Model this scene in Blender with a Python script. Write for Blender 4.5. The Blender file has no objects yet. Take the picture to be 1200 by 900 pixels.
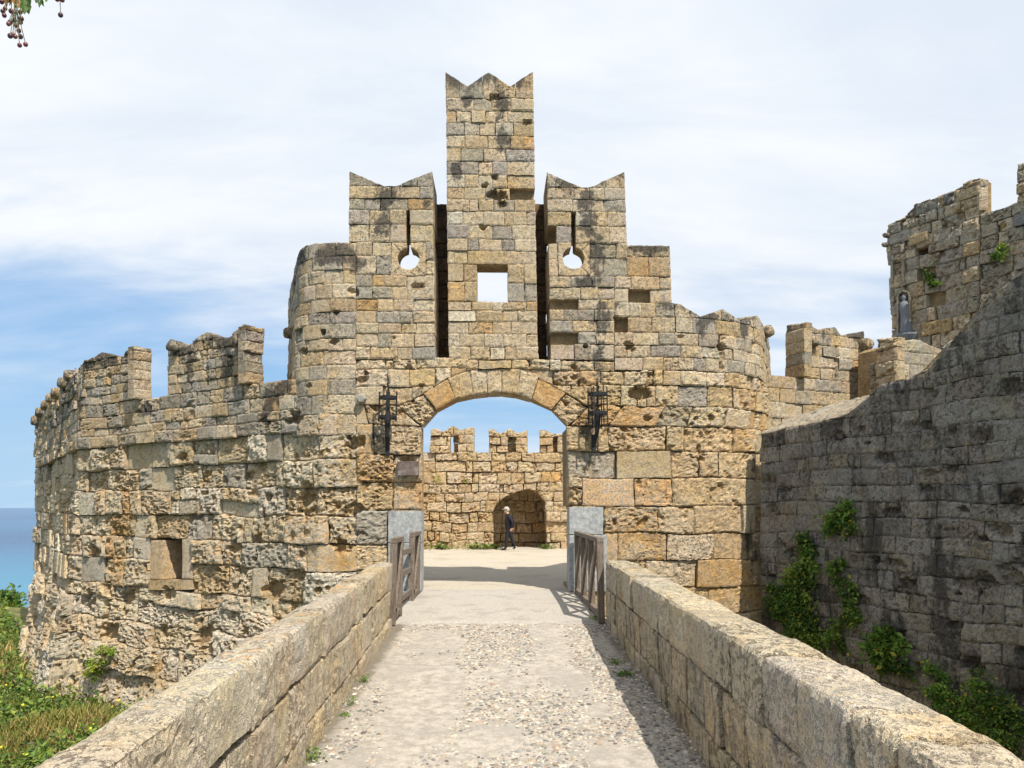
import bpy, math, random
import numpy as np
from mathutils import Vector, Matrix

SC = bpy.context.scene
COL = SC.collection
rnd = random.Random(7)
R_ = math.radians

# ---------------------------------------------------------------- camera
F_PX, CX, CY = 900.0, 600.0, 450.0
PITCH, YAW = math.atan(145 / 900), math.atan(18 / 911.6)
CAM = np.array([0.0, 0.0, 1.7])
FW = np.array([math.sin(YAW) * math.cos(PITCH), math.cos(YAW) * math.cos(PITCH), math.sin(PITCH)])
RT = np.array([math.cos(YAW), -math.sin(YAW), 0.0])
UP = np.cross(RT, FW)
cd = bpy.data.cameras.new('camera')
cam = bpy.data.objects.new('camera', cd)
COL.objects.link(cam)
cd.sensor_width = 36.0
cd.lens = F_PX * 36.0 / 1200.0
cd.clip_start, cd.clip_end = 0.05, 60000.0
cam.matrix_world = Matrix(((RT[0], UP[0], -FW[0], CAM[0]), (RT[1], UP[1], -FW[1], CAM[1]),
                           (RT[2], UP[2], -FW[2], CAM[2]), (0, 0, 0, 1)))
SC.camera = cam

# ---------------------------------------------------------------- light
SUN = np.array([0.37, -0.65, 1.0]); SUN /= np.linalg.norm(SUN)
ELEV = math.asin(SUN[2])
sl = bpy.data.lights.new('sun', 'SUN')
sl.energy, sl.angle, sl.color = 5.0, R_(0.55), (1.0, 0.93, 0.82)
so = bpy.data.objects.new('sun', sl)
COL.objects.link(so)
so.rotation_euler = Vector(SUN).to_track_quat('Z', 'Y').to_euler()
SC.view_settings.view_transform = 'Standard'
SC.view_settings.look = 'None'
SC.view_settings.exposure = 0.38
SC.view_settings.gamma = 1.0
W = bpy.data.worlds.new('World'); SC.world = W; W.use_nodes = True


class NT:
    """tiny node helper"""
    def __init__(s, tree):
        s.t = tree; s.n = tree.nodes; s.l = tree.links
    def new(s, typ, **kw):
        n = s.n.new(typ)
        for k, v in kw.items():
            if k.startswith('i_'):
                s.put(n.inputs[k[2:]] if not k[2:].isdigit() else n.inputs[int(k[2:])], v)
            else:
                setattr(n, k, v)
        return n
    def put(s, sock, v):
        if isinstance(v, bpy.types.NodeSocket): s.l.new(v, sock)
        else: sock.default_value = v
    def mth(s, op, a, b=0.0, c=None, clamp=False):
        n = s.n.new('ShaderNodeMath'); n.operation = op; n.use_clamp = clamp
        s.put(n.inputs[0], a); s.put(n.inputs[1], b)
        if c is not None: s.put(n.inputs[2], c)
        return n.outputs[0]
    def mix(s, f, a, b, mode='MIX'):
        n = s.n.new('ShaderNodeMix'); n.data_type = 'RGBA'; n.blend_type = mode; n.clamp_factor = True
        s.put(n.inputs[0], f)
        s.put(n.inputs[6], a if isinstance(a, bpy.types.NodeSocket) else (*a, 1.0))
        s.put(n.inputs[7], b if isinstance(b, bpy.types.NodeSocket) else (*b, 1.0))
        return n.outputs[2]
    def sm(s, v, lo, hi):
        n = s.n.new('ShaderNodeMapRange'); n.interpolation_type = 'SMOOTHSTEP'
        s.put(n.inputs[0], v); n.inputs[1].default_value = lo; n.inputs[2].default_value = hi
        return n.outputs[0]
    def noise(s, vec, scale, detail=3.0, rough=0.6, stretch=None, dist=0.0):
        if stretch is not None:
            m = s.n.new('ShaderNodeVectorMath'); m.operation = 'MULTIPLY'
            s.put(m.inputs[0], vec); m.inputs[1].default_value = stretch; vec = m.outputs[0]
        n = s.n.new('ShaderNodeTexNoise')
        s.put(n.inputs['Vector'], vec); n.inputs['Scale'].default_value = scale
        n.inputs['Detail'].default_value = detail; n.inputs['Roughness'].default_value = rough
        n.inputs['Distortion'].default_value = dist
        return n.outputs['Fac']


def build_world():
    t = NT(W.node_tree)
    t.n.clear()
    out = t.n.new('ShaderNodeOutputWorld')
    bg = t.n.new('ShaderNodeBackground'); bg.inputs['Strength'].default_value = 0.077
    sky = t.n.new('ShaderNodeTexSky'); sky.sky_type = 'NISHITA'; sky.sun_disc = False
    sky.sun_elevation = ELEV
    sky.sun_rotation = math.atan2(SUN[0], SUN[1])
    sky.air_density, sky.dust_density, sky.ozone_density = 1.0, 0.6, 1.5
    tc = t.n.new('ShaderNodeTexCoord').outputs['Generated']
    sep = t.n.new('ShaderNodeSeparateXYZ'); t.l.new(tc, sep.inputs[0])
    up = t.mth('MAXIMUM', sep.outputs['Z'], 0.0)
    # project the direction on a cloud layer
    den = t.mth('ADD', up, 0.22)
    cx = t.mth('DIVIDE', sep.outputs['X'], den); cy = t.mth('DIVIDE', sep.outputs['Y'], den)
    cmb = t.n.new('ShaderNodeCombineXYZ'); t.l.new(cx, cmb.inputs[0]); t.l.new(cy, cmb.inputs[1]); cmb.inputs[2].default_value = 3.3
    big = t.noise(cmb.outputs[0], 0.75, 5.0, 0.55, stretch=(0.75, 1.25, 1.0), dist=0.5)
    fine = t.noise(cmb.outputs[0], 2.2, 6.0, 0.6, stretch=(0.6, 1.5, 1.0), dist=0.4)
    # cloud cover: thick overhead and to the right, thinning low down over the sea on the left
    side = t.sm(sep.outputs['X'], -0.60, 0.05)
    cov = t.mth('ADD', t.mth('MULTIPLY', t.sm(up, 0.10, 0.44), 0.62), t.mth('MULTIPLY', side, 0.22))
    v = t.mth('ADD', t.mth('ADD', t.mth('MULTIPLY', big, 0.75), t.mth('MULTIPLY', fine, 0.50)), t.mth('SUBTRACT', cov, 0.04))
    mask = t.sm(v, 0.62, 1.15)
    shade = t.sm(t.mth('ADD', t.mth('MULTIPLY', big, 0.6), t.mth('MULTIPLY', fine, 0.4)), 0.36, 0.60)
    ccol = t.mix(shade, (7.6, 8.4, 9.5), (9.8, 10.1, 10.4))
    hz = t.sm(sep.outputs['Z'], 0.0, 0.30)
    blue = t.mix(0.8, sky.outputs[0], (2.1, 4.9, 9.0))
    low = t.mix(hz, (4.6, 6.8, 9.0), blue)
    col = t.mix(mask, low, ccol)
    t.l.new(col, bg.inputs['Color']); t.l.new(bg.outputs[0], out.inputs['Surface'])


build_world()

# ---------------------------------------------------------------- pixel rays
def ray(px, py):
    x = (np.asarray(px, float) - CX) / F_PX; y = -(np.asarray(py, float) - CY) / F_PX
    return FW + np.multiply.outer(x, RT) + np.multiply.outer(y, UP)

def project(P):
    v = np.asarray(P, float) - CAM
    zc = np.maximum(v @ FW, 0.05)
    return CX + F_PX * (v @ RT) / zc, CY - F_PX * (v @ UP) / zc

def at_Y(px, py, Y):
    d = ray(px, py); return CAM + d * (Y / d[1])

def at_Z(px, py, z):
    d = ray(px, py); return CAM + d * ((z - CAM[2]) / d[2])

# ---------------------------------------------------------------- numpy noise
_pr = np.random.RandomState(11)
_PERM = np.concatenate([_pr.permutation(256)] * 3)
_G = _pr.normal(size=(256, 3)); _G /= np.linalg.norm(_G, axis=1)[:, None]

def perlin(p):
    p = p + 1000.0
    i = np.floor(p).astype(np.int64); f = p - i; i &= 255
    u = f * f * f * (f * (f * 6 - 15) + 10)
    res = 0
    for dx in (0, 1):
        wx = u[:, 0] if dx else 1 - u[:, 0]
        a = _PERM[i[:, 0] + dx]
        for dy in (0, 1):
            wy = u[:, 1] if dy else 1 - u[:, 1]
            b = _PERM[a + i[:, 1] + dy]
            for dz in (0, 1):
                wz = u[:, 2] if dz else 1 - u[:, 2]
                g = _G[_PERM[b + i[:, 2] + dz] & 255]
                dot = g[:, 0] * (f[:, 0] - dx) + g[:, 1] * (f[:, 1] - dy) + g[:, 2] * (f[:, 2] - dz)
                res = res + wx * wy * wz * dot
    return res * 1.5

def fbm(p, o=3):
    s, a = 0, 1.0
    for k in range(o):
        s = s + a * perlin(p * (2.0 ** k) + 17.3 * k); a *= 0.5
    return s

def worley(p):
    p = p + 1000.0
    i = np.floor(p).astype(np.int64); f = p - i
    best = np.full(len(p), 9.0)
    for dx in (-1, 0, 1):
        for dy in (-1, 0, 1):
            for dz in (-1, 0, 1):
                a = _PERM[_PERM[_PERM[(i[:, 0] + dx) & 255] + ((i[:, 1] + dy) & 255)] + ((i[:, 2] + dz) & 255)]
                q = _G[a & 255] * 0.42 + 0.5
                d = (q[:, 0] + dx - f[:, 0]) ** 2 + (q[:, 1] + dy - f[:, 1]) ** 2 + (q[:, 2] + dz - f[:, 2]) ** 2
                best = np.minimum(best, d)
    return np.sqrt(best)

def sstep(x, a, b):
    t = np.clip((x - a) / (b - a), 0, 1); return t * t * (3 - 2 * t)

# ---------------------------------------------------------------- objects
def tag(o, label=None, cat=None, group=None, kind=None):
    if label: o['label'] = label
    if cat: o['category'] = cat
    if group: o['group'] = group
    if kind: o['kind'] = kind
    return o

def thing(name, loc, label, cat, group=None, rz=0.0):
    o = bpy.data.objects.new(name, None); COL.objects.link(o)
    o.location = [float(c) for c in loc]; o.rotation_euler = (0, 0, rz); o.empty_display_size = 0.3
    return tag(o, label, cat, group)

def raw_mesh(name, V, faces4=None, loops=None, starts=None, attrs=None, smooth=False):
    me = bpy.data.meshes.new(name)
    V = np.asarray(V, np.float32)
    if faces4 is not None:
        F = np.asarray(faces4, np.int32); loops = F.ravel(); starts = np.arange(len(F), dtype=np.int32) * F.shape[1]
    me.vertices.add(len(V)); me.vertices.foreach_set('co', V.ravel())
    me.loops.add(len(loops)); me.loops.foreach_set('vertex_index', np.asarray(loops, np.int32))
    me.polygons.add(len(starts)); me.polygons.foreach_set('loop_start', np.asarray(starts, np.int32))
    me.update(calc_edges=True)
    me.polygons.foreach_set('use_smooth', np.full(len(starts), smooth, bool))
    for k, a in (attrs or {}).items():
        at = me.attributes.new(k, 'FLOAT_COLOR', 'POINT')
        at.data.foreach_set('color', np.asarray(a, np.float32).ravel())
    return me

def link(name, me, mat, parent=None, loc=(0, 0, 0)):
    o = bpy.data.objects.new(name, me); COL.objects.link(o)
    if mat is not None:
        for m in (mat if isinstance(mat, (list, tuple)) else [mat]): me.materials.append(m)
    o.location = [float(c) for c in loc]
    if parent is not None: o.parent = parent
    return o

def world_part(name, V, F, mat, parent=None, attrs=None, smooth=False):
    """a mesh given in world coordinates, with its origin at its own middle"""
    V = np.asarray(V, float)
    c = (V.min(0) + V.max(0)) / 2
    if isinstance(F, np.ndarray):
        me = raw_mesh(name, V - c, F, attrs=attrs, smooth=smooth)
    else:
        lo = np.array([i for f in F for i in f], np.int32)
        ln = np.array([len(f) for f in F]); st = np.concatenate([[0], np.cumsum(ln)[:-1]]).astype(np.int32)
        me = raw_mesh(name, V - c, loops=lo, starts=st, attrs=attrs, smooth=smooth)
    off = np.array(parent.location) if parent is not None else 0
    return link(name, me, mat, parent, c - off)

class MB:
    """collects simple solids"""
    def __init__(s): s.V = []; s.F = []
    def add(s, V, F):
        b = len(s.V); s.V += [tuple(map(float, v)) for v in V]; s.F += [tuple(i + b for i in f) for f in F]
    def prism(s, bot, top):
        n = len(bot)
        s.add(list(bot) + list(top), [tuple(range(n))[::-1], tuple(range(n, 2 * n))] +
              [(i, (i + 1) % n, n + (i + 1) % n, n + i) for i in range(n)])
    def box(s, c, e, rot=None):
        pts = []
        for dz in (-1, 1):
            for dx, dy in ((-1, -1), (1, -1), (1, 1), (-1, 1)):
                v = Vector((dx * e[0] / 2, dy * e[1] / 2, dz * e[2] / 2))
                if rot is not None: v = rot @ v
                pts.append(Vector(c) + v)
        s.prism(pts[:4], pts[4:])
    def bar(s, a, b, w, h=None, side=None):
        a, b = Vector(a), Vector(b); d = (b - a).normalized(); h = h or w
        sd = Vector(side) if side is not None else (Vector((0, 0, 1)) if abs(d.z) < .9 else Vector((1, 0, 0)))
        x = d.cross(sd).normalized(); y = x.cross(d).normalized()
        q = [x * (w / 2) * i + y * (h / 2) * j for i, j in ((-1, -1), (1, -1), (1, 1), (-1, 1))]
        s.prism([a + v for v in q], [b + v for v in q])
    def tube(s, pts, rad, n=8):
        rings = []
        for k, p in enumerate(pts):
            p = Vector(p)
            d = (Vector(pts[min(k + 1, len(pts) - 1)]) - Vector(pts[max(k - 1, 0)])).normalized()
            sd = Vector((0, 0, 1)) if abs(d.z) < .9 else Vector((1, 0, 0))
            x = d.cross(sd).normalized(); y = x.cross(d)
            r = rad[k] if isinstance(rad, (list, tuple)) else rad
            rings.append([p + (x * math.cos(2 * math.pi * i / n) + y * math.sin(2 * math.pi * i / n)) * r for i in range(n)])
        V = [v for r in rings for v in r]; F = []
        for k in range(len(pts) - 1):
            for i in range(n):
                F.append((k * n + i, k * n + (i + 1) % n, (k + 1) * n + (i + 1) % n, (k + 1) * n + i))
        F.append(tuple(range(n))[::-1]); F.append(tuple((len(pts) - 1) * n + i for i in range(n)))
        s.add(V, F)
    def build(s, name, mat, parent=None, smooth=False):
        return world_part(name, s.V, s.F, mat, parent, smooth=smooth)

# ---------------------------------------------------------------- materials
def mat_new(name, rough=0.9):
    m = bpy.data.materials.new(name); m.use_nodes = True
    t = NT(m.node_tree); b = t.n['Principled BSDF']
    b.inputs['Roughness'].default_value = rough
    b.inputs['Specular IOR Level'].default_value = 0.25
    return m, t, b

def bump(t, b, h, strength, dist):
    n = t.n.new('ShaderNodeBump'); n.inputs['Strength'].default_value = strength; n.inputs['Distance'].default_value = dist
    t.put(n.inputs['Height'], h); t.l.new(n.outputs[0], b.inputs['Normal'])

def pos(t): return t.n.new('ShaderNodeNewGeometry').outputs['Position']

def attr(t, name):
    n = t.n.new('ShaderNodeAttribute'); n.attribute_name = name; return n

def make_stone_mat():
    m, t, b = mat_new('limestone', 0.92)
    P = pos(t)
    ta = attr(t, 'tint'); tint = ta.outputs['Color']; spk = ta.outputs['Alpha']
    w = attr(t, 'wear'); sp = t.n.new('ShaderNodeSeparateColor'); t.l.new(w.outputs['Color'], sp.inputs[0])
    pit, pat, lich, orl = sp.outputs[0], sp.outputs[1], sp.outputs[2], w.outputs['Alpha']
    n1 = t.noise(P, 3.0, 5, 0.65); n2 = t.noise(P, 11.0, 4, 0.75); n3 = t.noise(P, 25.0, 4, 0.75); n4 = t.noise(P, 80.0, 3, 0.7)
    n5 = t.noise(P, 7.0, 5, 0.75, dist=.6)
    tc = t.n.new('ShaderNodeSeparateColor'); t.l.new(tint, tc.inputs[0])
    warm = t.mth('MULTIPLY', t.mth('SUBTRACT', tc.outputs[0], tc.outputs[2]), 4.5, clamp=True)
    c = t.mix(t.sm(n3, 0.32, 0.66), (0.82, 0.80, 0.77), (1.32, 1.29, 1.23))
    c = t.mix(1.0, tint, c, 'MULTIPLY')
    c = t.mix(t.mth('MULTIPLY', t.mth('MULTIPLY', t.sm(n1, 0.47, 0.66), 0.6), warm), c, (0.50, 0.335, 0.14))
    c = t.mix(t.mth('MULTIPLY', t.sm(n5, 0.50, 0.64), 0.5), c, t.mix(warm, (.155, .150, .142), (0.32, 0.275, 0.20)))
    c = t.mix(t.mth('MULTIPLY', t.mth('MULTIPLY', pit, 0.9), t.sm(n2, 0.2, 0.55)), c, t.mix(warm, (.085, .075, .065), (0.41, 0.265, 0.115)))
    pm = t.sm(t.mth('ADD', t.mth('MULTIPLY', n2, 0.55), t.mth('MULTIPLY', n3, 0.5)), 0.43, 0.57)
    c = t.mix(t.mth('MULTIPLY', t.mth('MULTIPLY', pat, pm), t.mth('SUBTRACT', 1.0, pit)), c, t.mix(warm, (.36, .35, .335), (0.66, 0.60, 0.48)))
    # dark pores
    pore = t.sm(t.mth('ADD', t.mth('MULTIPLY', n2, .42), t.mth('MULTIPLY', n3, .58)), 0.50, 0.585)
    c = t.mix(t.mth('MULTIPLY', pore, t.mth('MULTIPLY', spk, 0.95)), c, t.mix(warm, (.05, .047, .043), (0.15, 0.102, 0.055)))
    c = t.mix(t.mth('MULTIPLY', t.sm(n4, 0.54, 0.68), 0.45), c, (0.13, 0.10, 0.065))
    # black lichen, in streaks and blots
    st = t.noise(P, 5.0, 5, 0.7, stretch=(2.4, 2.4, 0.3)); bl = t.noise(P, 9.0, 5, 0.75)
    lm = t.mth('ADD', t.mth('MULTIPLY', st, 0.55), t.mth('MULTIPLY', bl, 0.5))
    thr = t.mth('SUBTRACT', 0.78, t.mth('MULTIPLY', lich, 0.45))
    k = t.mth('DIVIDE', t.mth('SUBTRACT', lm, thr), 0.16, clamp=True)
    c = t.mix(t.mth('MULTIPLY', k, 0.85), c, (0.062, 0.056, 0.050))
    ol = t.noise(P, 7.0, 6, 0.75)
    thr2 = t.mth('SUBTRACT', 0.80, t.mth('MULTIPLY', orl, 0.32))
    k2 = t.mth('DIVIDE', t.mth('SUBTRACT', ol, thr2), 0.10, clamp=True)
    c = t.mix(t.mth('MULTIPLY', k2, 0.8), c, (0.56, 0.27, 0.07))
    t.l.new(c, b.inputs['Base Color'])
    h = t.mth('SUBTRACT', t.mth('ADD', t.mth('MULTIPLY', n2, 0.6), t.mth('ADD', t.mth('MULTIPLY', n3, 0.45), t.mth('MULTIPLY', n4, .2))), t.mth('MULTIPLY', pore, .5))
    bump(t, b, h, 1.0, 0.055)
    return m

def make_noise_mat(name, c1, c2, scale, b_s=0.5, b_d=0.02, rough=0.9, c3=None, s3=1.0):
    m, t, b = mat_new(name, rough)
    P = pos(t)
    n = t.noise(P, scale, 5, 0.7); n2 = t.noise(P, scale * 4.2, 3, 0.7)
    c = t.mix(t.sm(t.mth('ADD', t.mth('MULTIPLY', n, .6), t.mth('MULTIPLY', n2, .4)), 0.38, 0.62), c1, c2)
    if c3: c = t.mix(t.mth('MULTIPLY', t.sm(t.noise(P, s3, 5, .7), 0.5, 0.66), 0.8), c, c3)
    t.l.new(c, b.inputs['Base Color'])
    bump(t, b, t.mth('ADD', n, t.mth('MULTIPLY', n2, .5)), b_s, b_d)
    return m

def make_tint_mat(name, rough=0.7, trans=0.0, spec=0.25, var=9.0):
    """colour from the mesh's own tint, with a little noise"""
    m, t, b = mat_new(name, rough); b.inputs['Specular IOR Level'].default_value = spec
    n = t.noise(pos(t), var, 3, .6)
    c = t.mix(t.sm(n, .3, .7), attr(t, 'tint').outputs['Color'], (1.35, 1.3, 1.2), 'MULTIPLY')
    t.l.new(c, b.inputs['Base Color'])
    if trans:
        tr = t.n.new('ShaderNodeBsdfTranslucent'); t.l.new(c, tr.inputs[0])
        mx = t.n.new('ShaderNodeMixShader'); mx.inputs[0].default_value = trans
        t.l.new(b.outputs[0], mx.inputs[1]); t.l.new(tr.outputs[0], mx.inputs[2])
        t.l.new(mx.outputs[0], t.n['Material Output'].inputs['Surface'])
    return m

M_STONE = make_stone_mat()
M_CORE = make_noise_mat('rubble_mortar', (0.20, 0.135, 0.07), (0.36, 0.25, 0.13), 6.0, 0.9, 0.06)
M_MARBLE = make_noise_mat('grey_marble', (0.22, 0.235, 0.24), (0.40, 0.405, 0.40), 13.0, 0.5, 0.015, 0.75, (0.17, 0.175, 0.18), 5.0)
M_IRON = make_noise_mat('wrought_iron', (0.010, 0.011, 0.013), (0.028, 0.028, 0.030), 30.0, 0.4, 0.004, 0.55)
M_PLAQUE = make_noise_mat('weathered_bronze', (0.085, 0.06, 0.05), (0.16, 0.125, 0.11), 9.0, 0.2, 0.004, 0.5, (0.24, 0.22, 0.20), 5.0)
M_LEAF = make_tint_mat('leaf', 0.55, 0.25, 0.35)
M_GRASS = make_tint_mat('grass_blade', 0.65, 0.25)
M_PEBBLE = make_tint_mat('pebble', 0.75, 0.0, 0.3, 30.0)
M_SOIL = make_noise_mat('grassy_soil', (0.10, 0.105, 0.035), (0.19, 0.17, 0.065), 2.2, 0.9, 0.08, 0.95, (0.05, 0.075, 0.02), 0.8)
M_BARK = make_noise_mat('bark', (0.10, 0.075, 0.05), (0.19, 0.15, 0.11), 18.0, 0.8, 0.02)

# ---------------------------------------------------------------- wall surfaces
class Surf:
    """front of a convex wall: the nearest-facing of some upright planes; layout coordinates are
    a (plan direction x/y as seen from the bridge) and z (height)"""
    def __init__(s, planes, flare=None):
        s.pl = [(np.array([n[0], n[1], 0.0]) / math.hypot(n[0], n[1]), None if d is None else d) for n, d in planes]
        s.flare = flare
    def plan(s, a):
        a = np.asarray(a, float)
        best = np.full(a.shape, -1e9); N = np.zeros(a.shape + (3,))
        for n, d in s.pl:
            den = n[0] * a + n[1]
            Y = np.where(den < -0.02, d / np.where(den < -0.02, den, -1), -1e9)
            k = Y > best
            best = np.where(k, Y, best); N[k] = n
        return best, N
    def __call__(s, a, z):
        a, z = np.broadcast_arrays(np.asarray(a, float), np.asarray(z, float))
        Y, N = s.plan(a)
        P = np.stack([a * Y, Y, z], -1)
        if s.flare is not None: P = P + N * s.flare(z)[..., None]
        return P, N
    def hit(s, px, py):
        d = ray(px, py); a = d[0] / d[1]
        Y, _ = s.plan(np.array([a]))
        return a, CAM[2] + d[2] * Y[0] / d[1]

def plane_at(n, p):
    n = np.array(n, float); n /= np.linalg.norm(n); return (n, float(n @ np.array(p)))

def arc_planes(c, r, angs):
    """upright planes tangent to a circle; angle 0 faces the camera, positive to the right"""
    out = []
    for q in angs:
        n = np.array([math.sin(R_(q)), -math.cos(R_(q))]); out.append((n, float(n @ np.array(c)) + r))
    return out

def A_of(px, py=595.0):
    d = ray(px, py); return d[0] / d[1]

def poly(S, pts):
    """pixel polyline -> function a -> z"""
    q = sorted(S.hit(x, y) for x, y in pts)
    xa = np.array([v[0] for v in q]); za = np.array([v[1] for v in q])
    f = lambda a: np.interp(a, xa, za)
    f.knots = xa
    return f

def side(S, v):
    """a pixel x, or [(y, x), ...] -> function z -> a"""
    if not isinstance(v, (list, tuple)): v = [(y, v) for y in range(100, 901, 100)]
    q = sorted(((S.hit(x, y)[1], S.hit(x, y)[0]) for y, x in v))
    zz = np.array([k[0] for k in q]); aa = np.array([k[1] for k in q])
    return lambda z: np.interp(z, zz, aa)

# ---------------------------------------------------------------- stones
STONES = []      # descriptors, built together at the end
CORES = {}       # thing name -> MB
STAINS = []      # (point, half width, half height, amount): black growth below spouts and in the valleys of the crests
CAVITIES = []    # (point, radius, depth)
PAL = dict(pale=(.56, .445, .30), tan=(.49, .35, .19), grey=(.375, .325, .25), orange=(.52, .305, .115), brown=(.22, .135, .07),
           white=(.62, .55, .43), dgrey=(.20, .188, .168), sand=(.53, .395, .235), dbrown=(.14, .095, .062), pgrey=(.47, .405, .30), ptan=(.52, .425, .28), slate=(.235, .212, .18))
STYLES = dict(
    ashlar=dict(spk=0.42, rough=(.12, .45), tint=[('pale', 32), ('tan', 16), ('grey', 30), ('sand', 22), ('orange', 3), ('white', 4)], pat=.4, lich=.30, off=.010, gap=.005, wav=.006),
    lower=dict(spk=0.38, rough=(.45, 1.0), smooth=.2, tint=[('pale', 20), ('tan', 28), ('sand', 28), ('orange', 14), ('grey', 8)], pat=.5, lich=.16, off=.030, gap=.007, wav=.03),
    bast=dict(spk=0.3, rough=(.6, 1.2), smooth=.2, tint=[('pale', 26), ('tan', 24), ('sand', 20), ('orange', 14), ('grey', 9), ('white', 12)], pat=.95, lich=.25, off=.04, gap=.008, wav=.045),
    flank=dict(spk=0.34, rough=(.4, .85), smooth=.15, tint=[('pale', 16), ('tan', 34), ('sand', 30), ('orange', 16), ('grey', 4)], pat=.4, lich=.16, off=.028, gap=.007, wav=.03),
    base=dict(spk=0.22, rough=(.8, 1.2), tint=[('white', 30), ('pale', 40), ('sand', 25), ('orange', 3)], pat=1.0, lich=.2, off=.06, gap=.006, wav=.09),
    upper=dict(spk=0.4, rough=(.25, .7), tint=[('pale', 26), ('grey', 30), ('tan', 18), ('sand', 24), ('orange', 2)], pat=.5, lich=.36, off=.016, gap=.006, wav=.02),
    side=dict(rough=(.5, 1.0), tint=[('grey', 45), ('dgrey', 20), ('tan', 20), ('sand', 12)], pat=.35, lich=.5, off=.05, gap=.010, wav=.03),
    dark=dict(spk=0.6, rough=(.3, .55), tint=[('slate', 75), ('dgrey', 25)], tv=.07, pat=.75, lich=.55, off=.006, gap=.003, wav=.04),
    sooty=dict(rough=(.3, .6), tint=[('dbrown', 10)], pat=.0, lich=.5, off=.02, gap=.008, wav=.01),  # dark brown tint puts the shade of the chutes into the stone colour
    court=dict(spk=0.3, rough=(.5, 1.0), tint=[('pale', 30), ('tan', 28), ('sand', 34), ('orange', 8)], pat=.35, lich=.12, off=.04, gap=.016, wav=.06),
    tower=dict(spk=0.3, rough=(.45, .95), tint=[('grey', 64), ('tan', 8), ('pale', 22), ('dgrey', 2), ('sand', 8)], tv=.09, pat=.5, lich=.28, off=.03, gap=.010, wav=.03),
    parapet=dict(spk=0.3, rough=(.25, .5), tint=[('pgrey', 60), ('ptan', 40)], tv=.06, lv=.12, pat=.5, lich=.5, off=.012, gap=.008, wav=.010),
    plain=dict(rough=(.08, .16), tint=[('sand', 50), ('tan', 30), ('pale', 20)], pat=.2, lich=.05, off=.006, gap=.005, wav=0.),
)

def pick_tint(ws, tv=.13):
    s = sum(w for _, w in ws); r = rnd.random() * s
    for n, w in ws:
        r -= w
        if r <= 0: break
    c = np.array(PAL[n]); v = rnd.uniform(1 - tv, 1 + tv)
    return np.clip(c * v * np.array([1, rnd.uniform(.97, 1.03), rnd.uniform(.92, 1.08)]), 0, .8)

def stone(T, S, fmap, style, depth=.3, step=1.8, name='stone', off=None, rough=None, tint=None, crest=None, cap=56, lich=None, orl=0.0, pat=None, mat=None):
    """S(u, v) -> points, normals; fmap(s, t) -> u, v over the unit square"""
    st = STYLES[style]
    c = np.array([0, 1, 1, 0.]), np.array([0, 0, 1, 1.])
    P4, _ = S(*fmap(*c))
    ls = max(np.linalg.norm(P4[1] - P4[0]), np.linalg.norm(P4[2] - P4[3]))
    lt = max(np.linalg.norm(P4[3] - P4[0]), np.linalg.norm(P4[2] - P4[1]))
    if ls < .03 or lt < .02: return
    qx, qy = project(P4)
    wpx = max(math.hypot(qx[1] - qx[0], qy[1] - qy[0]), math.hypot(qx[2] - qx[3], qy[2] - qy[3]))
    hpx = max(math.hypot(qx[3] - qx[0], qy[3] - qy[0]), math.hypot(qx[2] - qx[1], qy[2] - qy[1]))
    n = int(np.clip(round(wpx / step), 3, cap)) + 1; m = int(np.clip(round(hpx / step), 3, cap)) + 1
    g = st['gap'] * (rnd.uniform(.2, .8) if rnd.random() < .72 else rnd.uniform(1.2, 2.6))
    gs = g * (1.0 if style != 'parapet' else 1.5)
    s = np.linspace(gs / ls, 1 - gs / ls, n); t = np.linspace(g / lt, 1 - g / lt, m)
    s, t = np.meshgrid(s, t, indexing='ij')
    u, v = fmap(s.ravel(), t.ravel())
    P, N = S(u, v)
    s, t = s.ravel(), t.ravel()
    de = np.minimum(np.minimum(s, 1 - s) * ls, np.minimum(t, 1 - t) * lt)
    if tint is None and style in ('ashlar', 'upper'): tint = pick_tint(st['tint'], .13) * np.array([.91, .915, .955])
    r = rough if rough is not None else (rnd.uniform(.15, .35) if rnd.random() < st.get('smooth', 0) else rnd.uniform(*st['rough']))
    o = rnd.gauss(0, st['off']) if off is None else off
    tl = (rnd.gauss(0, .01) * (s - .5) + rnd.gauss(0, .01) * (t - .5))
    STONES.append(dict(T=T, n=n, m=m, P=P, N=N, de=de, r=r, o=o + tl, tint=pick_tint(st['tint'], st.get('tv', .13)) if tint is None else np.array(tint),
                       pat=(st['pat'] if pat is None else pat) * rnd.uniform(.3, 1.3), lich=(st['lich'] if lich is None else lich) * rnd.uniform(1 - st.get('lv', .45), 1 + st.get('lv', .45)), wav=st['wav'],
                       spk=float(np.clip(rnd.gauss(st.get('spk', .42), .24), .04, 1)), orl=orl, depth=depth, area=wpx * hpx, name=name, crest=crest(u, v) if crest is not None else 0.0,
                       aniso=rnd.choice((1.0, 1.0, 1.7, 2.4)), seed=rnd.random() * 50, mat=mat or M_STONE))

def quad_px(S, pts, seg=None):
    """pixel quad TL, TR, BR, BL -> fmap"""
    q = [S.hit(*p) for p in pts]
    (a0, z0), (a1, z1), (a2, z2), (a3, z3) = q
    def f(s, t):
        a = (1 - t) * ((1 - s) * a3 + s * a2) + t * ((1 - s) * a0 + s * a1)
        z = (1 - t) * ((1 - s) * z3 + s * z2) + t * ((1 - s) * z0 + s * z1)
        return a, z
    return f

def in_boxes(px, py, boxes):
    return any(b[0] <= px <= b[2] and b[1] <= py <= b[3] for b in boxes)

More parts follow.
